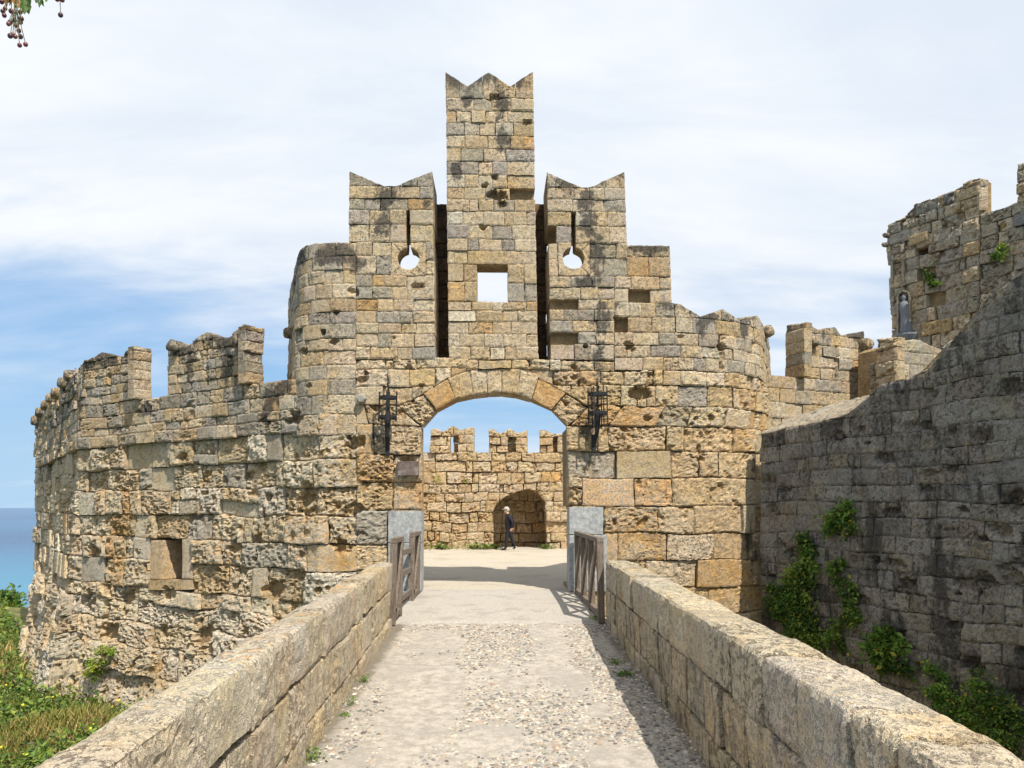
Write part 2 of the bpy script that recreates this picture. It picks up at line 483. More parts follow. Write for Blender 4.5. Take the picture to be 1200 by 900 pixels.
def region(T, S, rows, xl, xr, mean, style, refx=582, top=None, bot=None, thick=.5, skip=(), core=True, stones=True,
           zrows=None, core_front=.20, joints=None, crest_amt=.0, crest_len=.5, step=1.8, core_back=None, lead=None, tint=None, short=.0):
    L, Rr = side(S, xl), side(S, xr)
    zs = [S.hit(refx, y)[1] for y in rows] if zrows is None else list(zrows)
    tp = poly(S, top) if isinstance(top, list) else top
    bt = poly(S, bot) if isinstance(bot, list) else bot
    big = lambda a: np.full(np.shape(a), 1e6)
    topf = tp or big; botf = bt or (lambda a: np.full(np.shape(a), -1e6))
    ztop_all = zs[0]
    if stones:
        for k in range(len(zs) - 1):
            zt, zb = zs[k], zs[k + 1]
            zm = (zt + zb) / 2
            al, ar = float(L(zm)), float(Rr(zm))
            aa = np.linspace(al, ar, 240)
            Pp, _ = S(aa, np.full(240, zm))
            cum = np.concatenate([[0], np.cumsum(np.linalg.norm(np.diff(Pp, axis=0), axis=1))])
            tot = cum[-1]
            if tot < .05: continue
            mh = zt - zb
            mn = mean * rnd.uniform(.9, 1.1)
            nn = max(1, int(round(tot / mn)))
            wd = np.array([rnd.uniform(*((.55, 1.5) if STYLES[style]['wav'] < .025 else (.35, 1.75))) for _ in range(nn)])
            cut = np.concatenate([[0], np.cumsum(wd)]) / wd.sum()
            fr = list(cut)
            for i in range(len(fr) - 1):
                f0, f1 = fr[i], fr[i + 1]
                def fmap(s, t, f0=f0, f1=f1, zt=zt, zb=zb):
                    z0 = zb + t * (zt - zb)
                    q = np.interp((f0 + s * (f1 - f0)) * tot, cum, (aa - al) / (ar - al))
                    a = L(z0) + q * (Rr(z0) - L(z0))
                    lo = np.maximum(zb, botf(a)); hi = np.minimum(zt, topf(a)); hi = np.maximum(hi, lo)
                    return a, lo + t * (hi - lo)
                ac, zc = fmap(np.array([.5, .02, .98, .5, .5]), np.array([.5, .5, .5, 0., 1.]))
                Pc, _ = S(ac, zc)
                sv = np.linspace(0, 1, 41)
                _, z0_ = fmap(sv, np.zeros(41)); _, z1_ = fmap(sv, np.ones(41))
                okk = np.nonzero(z1_ - z0_ > .015)[0]
                if len(okk) < 3 or (z1_ - z0_).max() < .04:
                    continue
                sa, sb = sv[okk[0]], sv[okk[-1]]
                if sa > 0 or sb < 1:
                    fmap = (lambda g, sa, sb: (lambda s, t: g(sa + s * (sb - sa), t)))(fmap, sa, sb)
                    ac, zc = fmap(np.array([.5, .02, .98, .5, .5]), np.array([.5, .5, .5, 0., 1.]))
                    Pc, _ = S(ac, zc)
                x, y = project(Pc)
                if in_boxes(x[0], y[0], skip): continue
                cr = (lambda u, v: crest_amt * np.clip(1 - (np.minimum(topf(u), ztop_all) - v) / crest_len, 0, 1)) if crest_amt else None
                # now and then a course is split in two thin stones
                if rnd.random() < short and mh > .3:
                    c0 = rnd.uniform(.35, .65)
                    for lo_, hi_ in ((0, c0), (c0, 1)):
                        stone(T, S, lambda s, t, lo_=lo_, hi_=hi_, f=fmap: f(s, lo_ + t * (hi_ - lo_)), style, thick, step, crest=cr, tint=tint)
                else:
                    stone(T, S, fmap, style, thick, step, crest=cr, tint=tint)
    if core:
        zhi, zlo = zs[0], zs[-1]
        na, nz = 22, 8
        mb = CORES.setdefault(T.name, (T, MB()))[1]
        wch = np.linalg.norm(S(np.array([float(L(zlo))]), np.array([zlo]))[0] - S(np.array([float(Rr(zlo))]), np.array([zlo]))[0]); ee = min(.025 / max(wch, .1), .1)
        V = []
        for j in range(nz):
            tt = j / (nz - 1)
            for i in range(na):
                zz = zlo + tt * (zhi - zlo)
                a = L(zz) + (i / (na - 1)) * (Rr(zz) - L(zz))
                lo = max(zlo, float(botf(a))); hi = max(min(zhi, float(topf(a)) - .03), lo + .01)
                z = lo + tt * (hi - lo)
                a = L(z) + (ee + (1 - 2 * ee) * i / (na - 1)) * (Rr(z) - L(z)) if ee else a
                P, N = S(np.array([a]), np.array([z]))
                V.append((P[0] - N[0] * core_front, P[0] - N[0] * (core_back or thick)))
        F = []
        b = len(mb.V)
        id_ = lambda j, i, k: (j * na + i) * 2 + k
        for j in range(nz - 1):
            for i in range(na - 1):
                F.append((id_(j, i, 0), id_(j, i + 1, 0), id_(j + 1, i + 1, 0), id_(j + 1, i, 0)))
                F.append((id_(j, i, 1), id_(j + 1, i, 1), id_(j + 1, i + 1, 1), id_(j, i + 1, 1)))
            for i in (0, na - 1):
                F.append((id_(j, i, 0), id_(j + 1, i, 0), id_(j + 1, i, 1), id_(j, i, 1)))
        for i in range(na - 1):
            for j in (0, nz - 1):
                F.append((id_(j, i, 0), id_(j, i, 1), id_(j, i + 1, 1), id_(j, i + 1, 0)))
        mb.add([p for v in V for p in v], F)

def finish_stones(limit=300):
    """relief for every stone at once, then one object per stone"""
    if not STONES: return
    P = np.concatenate([d['P'] for d in STONES]); N = np.concatenate([d['N'] for d in STONES])
    rep = lambda k: np.concatenate([np.full(len(d['P']), d[k], float) for d in STONES])
    cat = lambda k: np.concatenate([np.broadcast_to(np.asarray(d[k], float), (len(d['P']),)) for d in STONES])
    r, an, seed = rep('r'), rep('aniso'), rep('seed')
    off, de, crest = cat('o'), cat('de'), cat('crest')
    sh = np.stack([seed, seed * .7, seed * 1.3], 1)
    n_low = fbm(P * 1.6, 2)
    n_mid = fbm(P * 6.0 + sh, 3)
    q = P * np.array([1, 1, 1]) ; q = np.stack([P[:, 0], P[:, 1], P[:, 2] * an], 1)
    warp = np.stack([perlin(P * 7 + 3.1), perlin(P * 7 + 9.7), perlin(P * 7 + 21.)], 1) * .045
    w1 = worley((q + warp) * 8.5 + sh)
    w2 = worley((q + warp) * 17.0 + sh)
    mask = sstep(fbm(P * 2.3 + sh, 2), -.25, .35)
    rr = np.clip(r, 0, 1.4)
    pit = sstep(w1, .56, .22) * sstep(rr, .3, .9) * (.35 + .65 * mask) + .6 * sstep(w2, .45, .12) * sstep(rr, .1, .5) * (.3 + .7 * mask)
    holes = sstep(fbm(P * 3.1 + 40 + sh, 2), .42, .62) * sstep(rr, .35, .8)
    edge_r = .008 + .04 * rr * (.6 + .9 * np.clip(n_mid + .5, 0, 1))
    ed = np.clip(1 - de / edge_r, 0, 1) ** 2 * (.005 + .05 * rr)
    d = off + rr * (.035 * n_low + .035 * n_mid) - .075 * np.clip(pit, 0, 1.2) * (.25 + .75 * rr) - .075 * holes - ed
    for c, rad, dep in CAVITIES:
        dist = np.linalg.norm((P - c) * np.array([.8, .6, 1.15]), axis=1) / rad
        f = sstep(dist + .55 * n_mid, 1.0, .6)
        d = d - dep * f
        pit = np.maximum(pit, f * .8)
    d = np.maximum(d, -.19) if not CAVITIES else d
    # ragged edges: shift in the plane of the wall
    T1 = np.stack([-N[:, 1], N[:, 0], np.zeros(len(N))], 1)
    ln = np.linalg.norm(T1, axis=1)[:, None]; T1 = np.where(ln > .05, T1 / np.maximum(ln, .05), np.array([1., 0, 0]))
    T2 = np.cross(N, T1)
    amp = (.006 + .022 * rr) * np.exp(-de / .08)
    j1 = perlin(P * 9 + sh + 5.5); j2 = perlin(P * 9 + sh + 31.5)
    wv = rep('wav')
    P = P + T1 * (wv * 1.2 * perlin(P * 1.1 + 60))[:, None] + T2 * (wv * 1.8 * perlin(P * .9 + 80))[:, None]
    P = P + N * d[:, None] + T1 * (j1 * amp)[:, None] + T2 * (j2 * amp)[:, None]
    lich = np.clip(rep('lich') + crest * (.6 + .8 * fbm(P * 1.7, 2)), 0, 1.25)
    for c, rw, rh, am in STAINS:
        dd = np.sqrt((((P - c)[:, :2] ** 2).sum(1)) / rw ** 2 + ((P - c)[:, 2] / rh) ** 2)
        lich = np.clip(lich + am * sstep(dd + .8 * n_mid * .5, 1.15, .25), 0, 1.3)
    pit = np.clip(pit + holes, 0, 1)
    pat = np.clip(rep('pat') * (1 + 1.2 * n_low), 0, 1)
    orl = np.concatenate([np.broadcast_to(np.asarray(x['orl'], float), (len(x['P']),)) for x in STONES])
    k = 0
    groups = {}
    for x in STONES:
        c = len(x['P']); x['D'] = P[k:k + c]; x['W'] = np.stack([pit[k:k + c], pat[k:k + c], lich[k:k + c], orl[k:k + c]], 1); k += c
        groups.setdefault(x['T'].name, []).append(x)
    cache = {}
    for gname, L in groups.items():
        L.sort(key=lambda x: -x['area'])
        T = L[0]['T']; base = np.array(T.location)
        rest = []
        for i, x in enumerate(L):
            n, m = x['n'], x['m']
            if (n, m) not in cache:
                ids = np.arange(n * m).reshape(n, m)
                fr = np.stack([ids[:-1, :-1], ids[1:, :-1], ids[1:, 1:], ids[:-1, 1:]], -1).reshape(-1, 4)
                ring = np.concatenate([ids[:, 0], ids[-1, 1:], ids[-2::-1, -1], ids[0, -2:0:-1]])
                rb = np.arange(len(ring)) + n * m
                rn = np.roll(ring, -1); rbn = np.roll(rb, -1)
                sk = np.stack([ring, rb, rbn, rn], -1)
                cache[(n, m)] = (np.concatenate([fr, sk]), ring)
            F, ring = cache[(n, m)]
            V = np.concatenate([x['D'], x['D'][ring] * 0 + x['P'][ring] - x['N'][ring] * x['depth']])
            Wr = np.concatenate([x['W'], x['W'][ring] * np.array([.5, .5, 1, .3])])
            tint = np.concatenate([np.tile(x['tint'], (len(V), 1)), np.full((len(V), 1), x['spk'])], 1)
            if i < limit:
                c = (V.min(0) + V.max(0)) / 2
                me = raw_mesh(x['name'], V - c, F, attrs=dict(tint=tint, wear=Wr))
                link(x['name'], me, x['mat'], T, c - base)
            else:
                rest.append((V, F, tint, Wr))
        if rest:
            b = np.cumsum([0] + [len(v[0]) for v in rest])
            V = np.concatenate([v[0] for v in rest]); F = np.concatenate([v[1] + b[i] for i, v in enumerate(rest)])
            o = world_part('small_stones', V, F, M_STONE, T, attrs=dict(tint=np.concatenate([v[2] for v in rest]), wear=np.concatenate([v[3] for v in rest])))
            o['kind'] = 'stuff'
    for T, mb in CORES.values():
        mb.build('core', M_CORE, T)

def corbel(T, P, n, r=.16, ln=.42):
    ln *= .55; r *= .95
    """rounded bracket stone sticking out of a wall"""
    n = Vector((n[0], n[1], 0)).normalized(); x = Vector((-n.y, n.x, 0))
    V, F = [], []
    prof = [(-.2, 1.0), (.0, 1.0), (ln * .55, 1.0), (ln * .85, .9), (ln, .62)]
    N = 10
    for d, sc in prof:
        for i in range(N):
            q = 2 * math.pi * i / N
            lump = 1 + .10 * math.sin(3 * q + P[0] * 9) + .07 * rnd.uniform(-1, 1)
            V.append(Vector(P) + n * d + (x * math.cos(q) * r + Vector((0, 0, 1)) * math.sin(q) * r * .95) * sc * lump)
    for k in range(len(prof) - 1):
        for i in range(N):
            F.append((k * N + i, k * N + (i + 1) % N, (k + 1) * N + (i + 1) % N, (k + 1) * N + i))
    F.append(tuple((len(prof) - 1) * N + i for i in range(N)))
    V = np.array([tuple(v) for v in V])
    tint = np.tile(np.append(pick_tint(STYLES['upper']['tint']), 1), (len(V), 1))
    wear = np.tile(np.array([.1, .4, .75, 0.]), (len(V), 1))
    world_part('corbel', V, F, M_STONE, T, attrs=dict(tint=tint, wear=wear), smooth=True)

# ================================================================ surfaces
S_GATE = Surf([((0, -1), -16.0)] + arc_planes((-3.38, 17.2), 1.2, (-12, -24, -36, -48, -60, -72, -84, -96))
              + arc_planes((3.92, 18.5), 2.5, (6, 12, 20, 28, 36, 46, 56, 66, 76, 88)))
NB1, DB1 = plane_at((-4.8, -7.1), (-4.4, 16.5))
NB2, DB2 = plane_at((-11.7, -8.1), (-11.5, 21.3))
flare = lambda z: .55 * np.clip((.6 - z) / 4.0, 0, 1.3) ** 1.8
S_BAST = Surf([((0, -1), -16.02), (NB1, DB1), (NB2, DB2)], flare)
S_BAST_LOW = Surf([((0, -1), -16.06), (NB1, DB1 - .07), (NB2, DB2 - .07)], flare)

# ================================================================ gatehouse
G = thing('gatehouse', (0, 16.3, 0), 'tall weathered limestone gatehouse with an arched gateway, keyhole slits and swallowtail crown', 'gatehouse')
gt = dict(crest_amt=.75, crest_len=.55)
# central tower
PIL_L = [(85, 522), (234, 523.5), (420, 525.5)]; PIL_R = [(85, 625), (330, 629), (420, 631)]
zig = [(520, 82), (522, 84), (548, 101), (572, 84), (598, 101), (625, 84), (627, 82)]
holes = [(611, 221, 628, 233), (520, 331, 533, 351)]
region(G, S_GATE, [84, 115, 130, 144, 159, 174, 189, 205, 220, 234, 248, 264, 280, 294], PIL_L, PIL_R, .42, 'ashlar', top=zig, thick=.9, skip=holes, **gt)
region(G, S_GATE, [294, 309.5], PIL_L, PIL_R, .7, 'ashlar', thick=.62)
region(G, S_GATE, [309.5, 330, 353.5], PIL_L, 559, .36, 'ashlar', thick=.62, skip=holes)
region(G, S_GATE, [309.5, 332, 353.5], 595, PIL_R, .36, 'ashlar', thick=.62)
region(G, S_GATE, [353.5, 364, 377, 391, 406, 421], PIL_L, PIL_R, .42, 'ashlar', thick=.9)
# left tower
TL_L = [(201, 409.5), (284, 408)]; TL_R = [(201, 507), (420, 510)]
topL = [(407, 200), (410.5, 201), (452, 218), (459, 219), (464, 218), (506, 200), (509, 199)]
region(G, S_GATE, [199, 219, 233, 247], TL_L, TL_R, .46, 'ashlar', top=topL, thick=1.35, **gt)
for q, th_ in (([247, 263.5], 1.35), ([263.5, 284], .72)):
    region(G, S_GATE, q, TL_L, 475.6, .42, 'ashlar', thick=th_)
    region(G, S_GATE, q, 480.4, TL_R, .40, 'ashlar', thick=th_)
region(G, S_GATE, [284, 300.5, 323], 417, 459, .36, 'ashlar', thick=1.35)
region(G, S_GATE, [284, 305, 323], 498.5, TL_R, .4, 'ashlar', thick=1.35)
region(G, S_GATE, [323, 336.5, 351, 365, 379, 391, 407, 421], 417, TL_R, .42, 'ashlar', thick=1.35, core_back=1.35)
# left round turret
topT = [(330, 296), (337, 293), (342, 289.5), (350, 288), (375, 285), (420, 284)]
region(G, S_GATE, [283, 301, 317, 333, 351, 366, 380, 397, 411, 428, 445, 463, 486, 510], [(290, 336.5), (500, 336.5)], 417, .45, 'ashlar', top=topT, thick=1.0,
       skip=[(388, 436, 402, 446)], crest_amt=.9, crest_len=.7)
# right tower
TR_L = [(203, 641), (410, 645)]; TR_R = [(203, 732), (285, 735)]
topR = [(638, 200), (642, 202.5), (682, 220), (690, 220), (732, 201), (736, 199)]
region(G, S_GATE, [199, 219.5, 233, 247], TR_L, TR_R, .46, 'ashlar', top=topR, thick=1.35, **gt)
region(G, S_GATE, [247, 263.5], TR_L, 669.5, .4, 'ashlar', thick=1.35)
region(G, S_GATE, [263.5, 284], 652, 669.5, .4, 'ashlar', thick=.72)
region(G, S_GATE, [247, 263.5], 674.6, TR_R, .42, 'ashlar', thick=1.35)
region(G, S_GATE, [263.5, 284], 674.6, TR_R, .42, 'ashlar', thick=.72)
region(G, S_GATE, [284, 302, 323], TR_L, 654, .4, 'ashlar', thick=1.35)
region(G, S_GATE, [284, 302, 323], 692, [(284, 735), (323, 735)], .42, 'ashlar', thick=1.35)
region(G, S_GATE, [323, 336, 350, 362, 375, 389, 403, 421], TR_L, 720, .46, 'ashlar', thick=1.35, skip=[(657, 389, 671, 403), (648, 351, 664, 361)])
# round loopholes under the slits: four fitted stones about each hole
def loophole(cx, cy, r, x0, x1, y0, y1, slit):
    a0, zt = S_GATE.hit(x0, y0); a1, zb = S_GATE.hit(x1, y1)
    ac, zc = S_GATE.hit(cx, cy); ar = S_GATE.hit(cx + r, cy)[0] - ac; zr = S_GATE.hit(cx, cy - r)[1] - zc
    q0 = math.asin(slit / r); wsl = ar * slit / r
    qa = [math.atan2(dx, dz) % (2 * math.pi) for dx, dz in (((a1 - ac) / ar, (zt - zc) / zr), ((a1 - ac) / ar, (zb - zc) / zr), ((a0 - ac) / ar, (zb - zc) / zr), ((a0 - ac) / ar, (zt - zc) / zr))]
    qs = [(q0, (ac + wsl, zt)), (qa[0], (a1, zt)), (qa[1], (a1, zb)), (qa[2], (a0, zb)), (qa[3], (a0, zt)), (2 * math.pi - q0, (ac - wsl, zt))]
    for (lo, o0), (hi, o1) in zip(qs[:-1], qs[1:]):
        def fmap(s, t, lo=lo, hi=hi, o0=o0, o1=o1):
            q = lo + s * (hi - lo)
            ia, iz = ac + ar * np.sin(q), zc + zr * np.cos(q)
            oa, oz = o0[0] + s * (o1[0] - o0[0]), o0[1] + s * (o1[1] - o0[1])
            return ia + t * (oa - ia), iz + t * (oz - iz)
        stone(G, S_GATE, fmap, 'ashlar', .5, 1.8, off=0.0, rough=.2, tint=PAL['sand'])
loophole(478.5, 302.5, 12.6, 459, 498.5, 284, 323, 2.4)
loophole(672.2, 302, 12.6, 654, 692, 284, 323, 2.5)
# shoulder right of the right tower and the curved right flank
region(G, S_GATE, [286, 300, 323], [(286, 735), (323, 735)], [(286, 785), (355, 788)], .46, 'ashlar', top=[(730, 287), (790, 286)], thick=1.2, crest_amt=.6, crest_len=.3)
region(G, S_GATE, [323, 338, 354], 720, [(286, 785), (355, 788)], .46, 'ashlar', thick=1.2, skip=[(741, 338, 760, 355)])
topF = [(700, 354), (788, 355), (797, 356), (821, 371), (835, 366), (848, 362), (857, 368), (871, 377), (884, 373), (899, 370), (901, 379), (908, 380)]
FL_R = [(360, 899.5), (460, 905), (700, 905)]
region(G, S_GATE, [354, 371, 389, 404, 418, 433], 720, FL_R, .48, 'ashlar', top=topF, thick=1.4, skip=[(724, 339, 733, 368), (725, 371, 744, 388)], core_back=3.0, crest_amt=.7, crest_len=.35)
# arch
EXT = [(400, 520), (466, 476), (480, 469), (497, 461), (525, 445), (551, 434), (588, 431.5), (609, 434), (630, 443), (664, 459), (680, 470), (692, 480), (760, 520)]
region(G, S_GATE, [421, 433], 417, 720, .44, 'lower', bot=EXT, thick=.5, core_back=1.0)
region(G, S_GATE, [433, 453, 475], 417, 600, .46, 'lower', bot=EXT, thick=.5, skip=[(395, 455, 402, 470)])
region(G, S_GATE, [433, 450, 475], 600, FL_R, .50, 'flank', bot=EXT, thick=.5, core_back=1.6)
region(G, S_GATE, [475, 499], 417, [(475, 467), (499, 493)], .5, 'lower', thick=.5)
region(G, S_GATE, [475, 499], [(475, 691), (499, 669)], FL_R, .62, 'flank', thick=.5, core_back=1.6)
INT = [(440, 501), (492, 500), (496, 494), (511, 478.5), (534, 466.5), (555, 462), (572, 460), (588, 459.5), (605, 461.5), (623, 466.5), (648, 477.5), (664, 493), (668, 500), (720, 501)]
region(G, S_GATE, [436, 503], 450, 710, 1, 'lower', bot=INT, top=[(440, 488), (460, 484), (480, 473), (497, 465), (525, 449), (551, 437), (588, 434.5), (609, 437), (630, 446), (664, 463), (692, 484), (715, 488)], thick=.5, stones=False, core_front=.16, core_back=.52)
V_ = [(497, 461), (525, 445), (551, 434), (571, 432.5), (588, 431.5), (609, 434), (630, 443), (664, 459)]
I_ = [(511, 480), (534, 468), (555, 463.5), (572, 461.5), (588, 461), (605, 463), (623, 468), (648, 479)]
vt = ['orange', 'tan', 'pale', 'pale', 'sand', 'pale', 'orange']
for k in range(7):
    stone(G, S_GATE, quad_px(S_GATE, [V_[k], V_[k + 1], I_[k + 1], I_[k]]), 'lower', .55, 1.8, name='voussoir', rough=.35, off=.02 + .01 * (k % 2), tint=PAL[vt[k]])
stone(G, S_GATE, quad_px(S_GATE, [(467, 475.5), (497, 461), (511, 480), (494, 499)]), 'lower', .55, 1.8, name='voussoir', rough=.9)
stone(G, S_GATE, quad_px(S_GATE, [(664, 459), (691, 479), (667, 499), (648, 479)]), 'lower', .55, 1.8, name='voussoir', rough=.8)
# piers
JL = [(480, 494.5), (690, 493.5)]; JR = [(480, 665), (690, 667.5)]
region(G, S_GATE, [499, 533, 565, 598], 417, JL, .62, 'lower', thick=.5)
region(G, S_GATE, [598, 637, 669, 700], 417, 455, .6, 'lower', thick=.5)
region(G, S_GATE, [499, 528, 560, 593], JR, FL_R, .82, 'flank', thick=.5, core_back=1.6, short=.05)
region(G, S_GATE, [593, 625, 657, 690], 708, FL_R, .86, 'flank', thick=.5, core_back=1.6)
region(G, S_GATE, [690, 722, 756, 800, 860, 920], 667, FL_R, .8, 'flank', thick=.5, core_back=1.6)
region(G, S_GATE, [700, 930], 417, 667, .8, 'lower', thick=.9, stones=False)
for q in ([(455, 598.5), (494.5, 598.5), (494, 635.5), (455, 635.5)], [(455, 636), (494, 636), (493.5, 693), (455, 693)],
          [(667, 594), (707, 594), (707, 626), (667, 626)], [(667, 626.5), (711, 626.5), (711, 693), (667, 693)]):
    stone(G, S_GATE, quad_px(S_GATE, q), 'plain', .55, 2.5, name='marble_slab', rough=.06, off=.03, tint=(.4, .41, .41), mat=M_MARBLE)
# chutes between the towers: back walls well inside, tinted dark to deepen the shade
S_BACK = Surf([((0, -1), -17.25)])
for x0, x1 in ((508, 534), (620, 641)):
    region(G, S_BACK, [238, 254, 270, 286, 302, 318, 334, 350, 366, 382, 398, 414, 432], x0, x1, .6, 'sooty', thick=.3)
# arrow slit and breaks in the masonry
for px, py, rad, dep in ((750, 459, .20, .30), (578, 228, .13, .2), (588, 229, .12, .2), (568, 217, .07, .15), (617, 143, .08, .12), (578, 113, .10, .12), (845.5, 407, .10, .22), (424, 445, .12, .12), (355, 411, .10, .15), (379, 389, .07, .2), (738, 408, .1, .1), (664, 396, .1, .14)):
    a, z = S_GATE.hit(px, py); CAVITIES.append((S_GATE(np.array([a]), np.array([z]))[0][0], rad, dep))
for _ in range(20):
    px, py = rnd.choice(((rnd.uniform(345, 505), rnd.uniform(335, 480)), (rnd.uniform(650, 890), rnd.uniform(330, 490)), (rnd.uniform(530, 625), rnd.uniform(110, 400))))
    a, z = S_GATE.hit(px, py); CAVITIES.append((S_GATE(np.array([a]), np.array([z]))[0][0], rnd.uniform(.04, .11), rnd.uniform(.05, .14)))
for y in np.arange(392, 433, 2.2):
    a, z = S_GATE.hit(845.8, y); CAVITIES.append((S_GATE(np.array([a]), np.array([z]))[0][0], .05, .05))
def corbel_px(T, S, px, py, r=.16, ln=.4, n=None):
    a, z = S.hit(px, py); P, N = S(np.array([a]), np.array([z])); corbel(T, P[0], N[0] if n is None else n, r, ln)
corbel_px(G, S_GATE, 342, 390, .15, .34, (-.9, -.45)); corbel_px(G, S_GATE, 897, 389, .17, .36, (.35, -.94))

def stain(S, px, py, rx, ry, am=.75):
    a, z = S.hit(px, py); P = S(np.array([a]), np.array([z]))[0][0]; k = np.linalg.norm(P - CAM) / F_PX
    STAINS.append((P, rx * k, ry * k, am))
for q in ((547, 120, 9, 12), (588, 120, 10, 22), (590, 160, 14, 22), (535, 200, 10, 14), (452, 232, 16, 14), (448, 262, 15, 26), (500, 240, 8, 12), (688, 235, 14, 22), (690, 265, 15, 24),
          (700, 300, 15, 28), (690, 330, 20, 12), (705, 375, 16, 34), (702, 425, 12, 30), (688, 505, 14, 20), (690, 540, 12, 14), (350, 302, 22, 12), (388, 300, 28, 16), (420, 310, 14, 14),
          (763, 292, 28, 8), (822, 382, 9, 16), (872, 388, 9, 14), (835, 372, 12, 8), (455, 445, 8, 12), (440, 515, 16, 22), (885, 540, 10, 40), (880, 640, 12, 40)):
    stain(S_GATE, *q)

# ================================================================ left bastion
B = thing('bastion_wall', (-8, 18.9, -3.2), 'long honeycombed limestone bastion with battlements running off towards the sea', 'bastion')
zl = [S_BAST.hit(350, y)[1] for y in (507, 540, 571, 605, 637, 669, 700, 728, 757, 787, 820)]
zu = [S_BAST.hit(128, y)[1] for y in (472, 487, 501)]
FARX = 40
# upper wall above the ledge
region(B, S_BAST, None, [(472, FARX), (540, FARX)], 356, .62, 'upper', zrows=zu + [zu[-1] - .22], thick=.5, core_back=.6)
ledge_z = [zu[-1] - .22, zl[0]]
ST = STYLES['upper']
S_LEDGE = Surf([((0, -1), -15.98), (NB1, DB1 + .05), (NB2, DB2 + .05)])
region(B, S_LEDGE, None, FARX, 356, .75, 'upper', zrows=ledge_z, thick=.5, core_back=.6)
# lower wall: big blocks
region(B, S_BAST_LOW, None, FARX, 424, .78, 'bast', zrows=zl[:5], thick=.5, core_back=1.4, short=.12)
WL, WR = 176, 226
zw1 = S_BAST_LOW.hit(200, 691)[1]
wrows = [zl[4], zl[5], zw1]
region(B, S_BAST_LOW, None, FARX, WL, .78, 'bast', zrows=wrows, thick=.5, core_back=1.4)
region(B, S_BAST_LOW, None, WR, 424, .78, 'bast', zrows=wrows, thick=.5, core_back=1.4)
stone(B, S_BAST_LOW, quad_px(S_BAST_LOW, [(176, 633), (190, 633), (190, 679), (176, 679)]), 'plain', 1.25, 2, name='window_jamb')
stone(B, S_BAST_LOW, quad_px(S_BAST_LOW, [(213, 632), (226, 631), (226, 678), (213, 678)]), 'plain', 1.25, 2, name='window_jamb')
stone(B, S_BAST_LOW, quad_px(S_BAST_LOW, [(176, 679.5), (215, 679), (215, 691.5), (176, 691.5)]), 'plain', .95, 2, name='window_sill', off=.03, tint=PAL['tan'])
stone(B, S_BAST_LOW, quad_px(S_BAST_LOW, [(215, 679), (226, 679), (226, 691), (215, 691.5)]), 'plain', .95, 2)
region(B, S_BAST_LOW, None, 172, 230, .8, 'bast', zrows=wrows, thick=1.2, stones=False, core_front=1.25, core_back=1.4)
region(B, S_BAST_LOW, None, FARX, 424, .85, 'bast', zrows=[zw1, zl[7] + .02], thick=.5, core_back=1.4)
region(B, S_BAST_LOW, None, FARX, 424, 1.15, 'base', zrows=[zl[7] + .02, zl[8], zl[9], zl[10] - .1, -4.4], thick=.5, core_back=1.4)
# gatehouse blocks that turn the corner beside the ledge
region(G, S_BAST, None, 356, 420, .9, 'lower', zrows=[S_BAST.hit(380, 466)[1], zl[0]], thick=.5)
a, z = S_BAST.hit(346, 489); CAVITIES.append((S_BAST(np.array([a]), np.array([z]))[0][0], .20, .26))
for px, py, rad, dep in ((135, 738, .3, .2), (128, 690, .2, .2), (110, 647, .2, .17), (240, 750, .25, .2), (150, 700, .25, .2), (105, 707, .25, .18), (320, 690, .22, .2), (215, 537, .12, .2), (300, 630, .15, .15), (275, 640, .2, .12)):
    a, z = S_BAST_LOW.hit(px, py); CAVITIES.append((S_BAST_LOW(np.array([a]), np.array([z]))[0][0], rad, dep))
for _ in range(26):
    a, z = S_BAST_LOW.hit(rnd.uniform(85, 420), rnd.uniform(520, 790)); CAVITIES.append((S_BAST_LOW(np.array([a]), np.array([z]))[0][0], rnd.uniform(.06, .2), rnd.uniform(.06, .18)))
# merlons on the front
zc_ = zu[0]
def merlon_rows(ztop, n): return [ztop - (ztop - zc_) * i / n for i in range(n + 1)]
def merlon(T, S, x0, x1, top, side_x, side_top, style='upper', th=.5, nrow=6, z0=None, right=True):
    zt = max(S.hit(x, y)[1] for x, y in top) + .02
    z0 = zc_ if z0 is None else z0
    rows = [zt - (zt - z0) * i / nrow for i in range(nrow + 1)]
    region(T, S, None, x0, x1, .52, style, zrows=rows, top=top, thick=.3, core_back=th - .02, crest_amt=.8, crest_len=.6)
    xc = x1 if right else x0
    ac, z = S.hit(xc, 595)
    P, N = S(np.array([ac]), np.array([z0])); N = N[0]
    tdir = np.array([-N[1], N[0]]) if right else np.array([N[1], -N[0]])
    S2 = Surf([plane_at(tdir, P[0][:2] - N[:2] * 0)])
    if right: region(T, S2, None, xc + .4, side_x, .5, style, zrows=rows, top=side_top, thick=.25, core=False, crest_amt=.5)
    else: region(T, S2, None, side_x, xc - .4, .5, style, zrows=rows, top=side_top, thick=.25, core=False, crest_amt=.5)
merlon(B, S_BAST, 91, 156, [(88, 433), (92, 431), (105, 421), (120, 412), (132, 417), (139, 419), (156, 405)], 178, [(150, 404.5), (172, 407), (178, 409)])
merlon(B, S_BAST, 196, 287, [(195, 397), (197, 397), (217, 407), (240, 388), (256, 395), (268, 395), (285, 380), (288, 380)], 310, [(280, 380), (308, 384), (312, 385)])
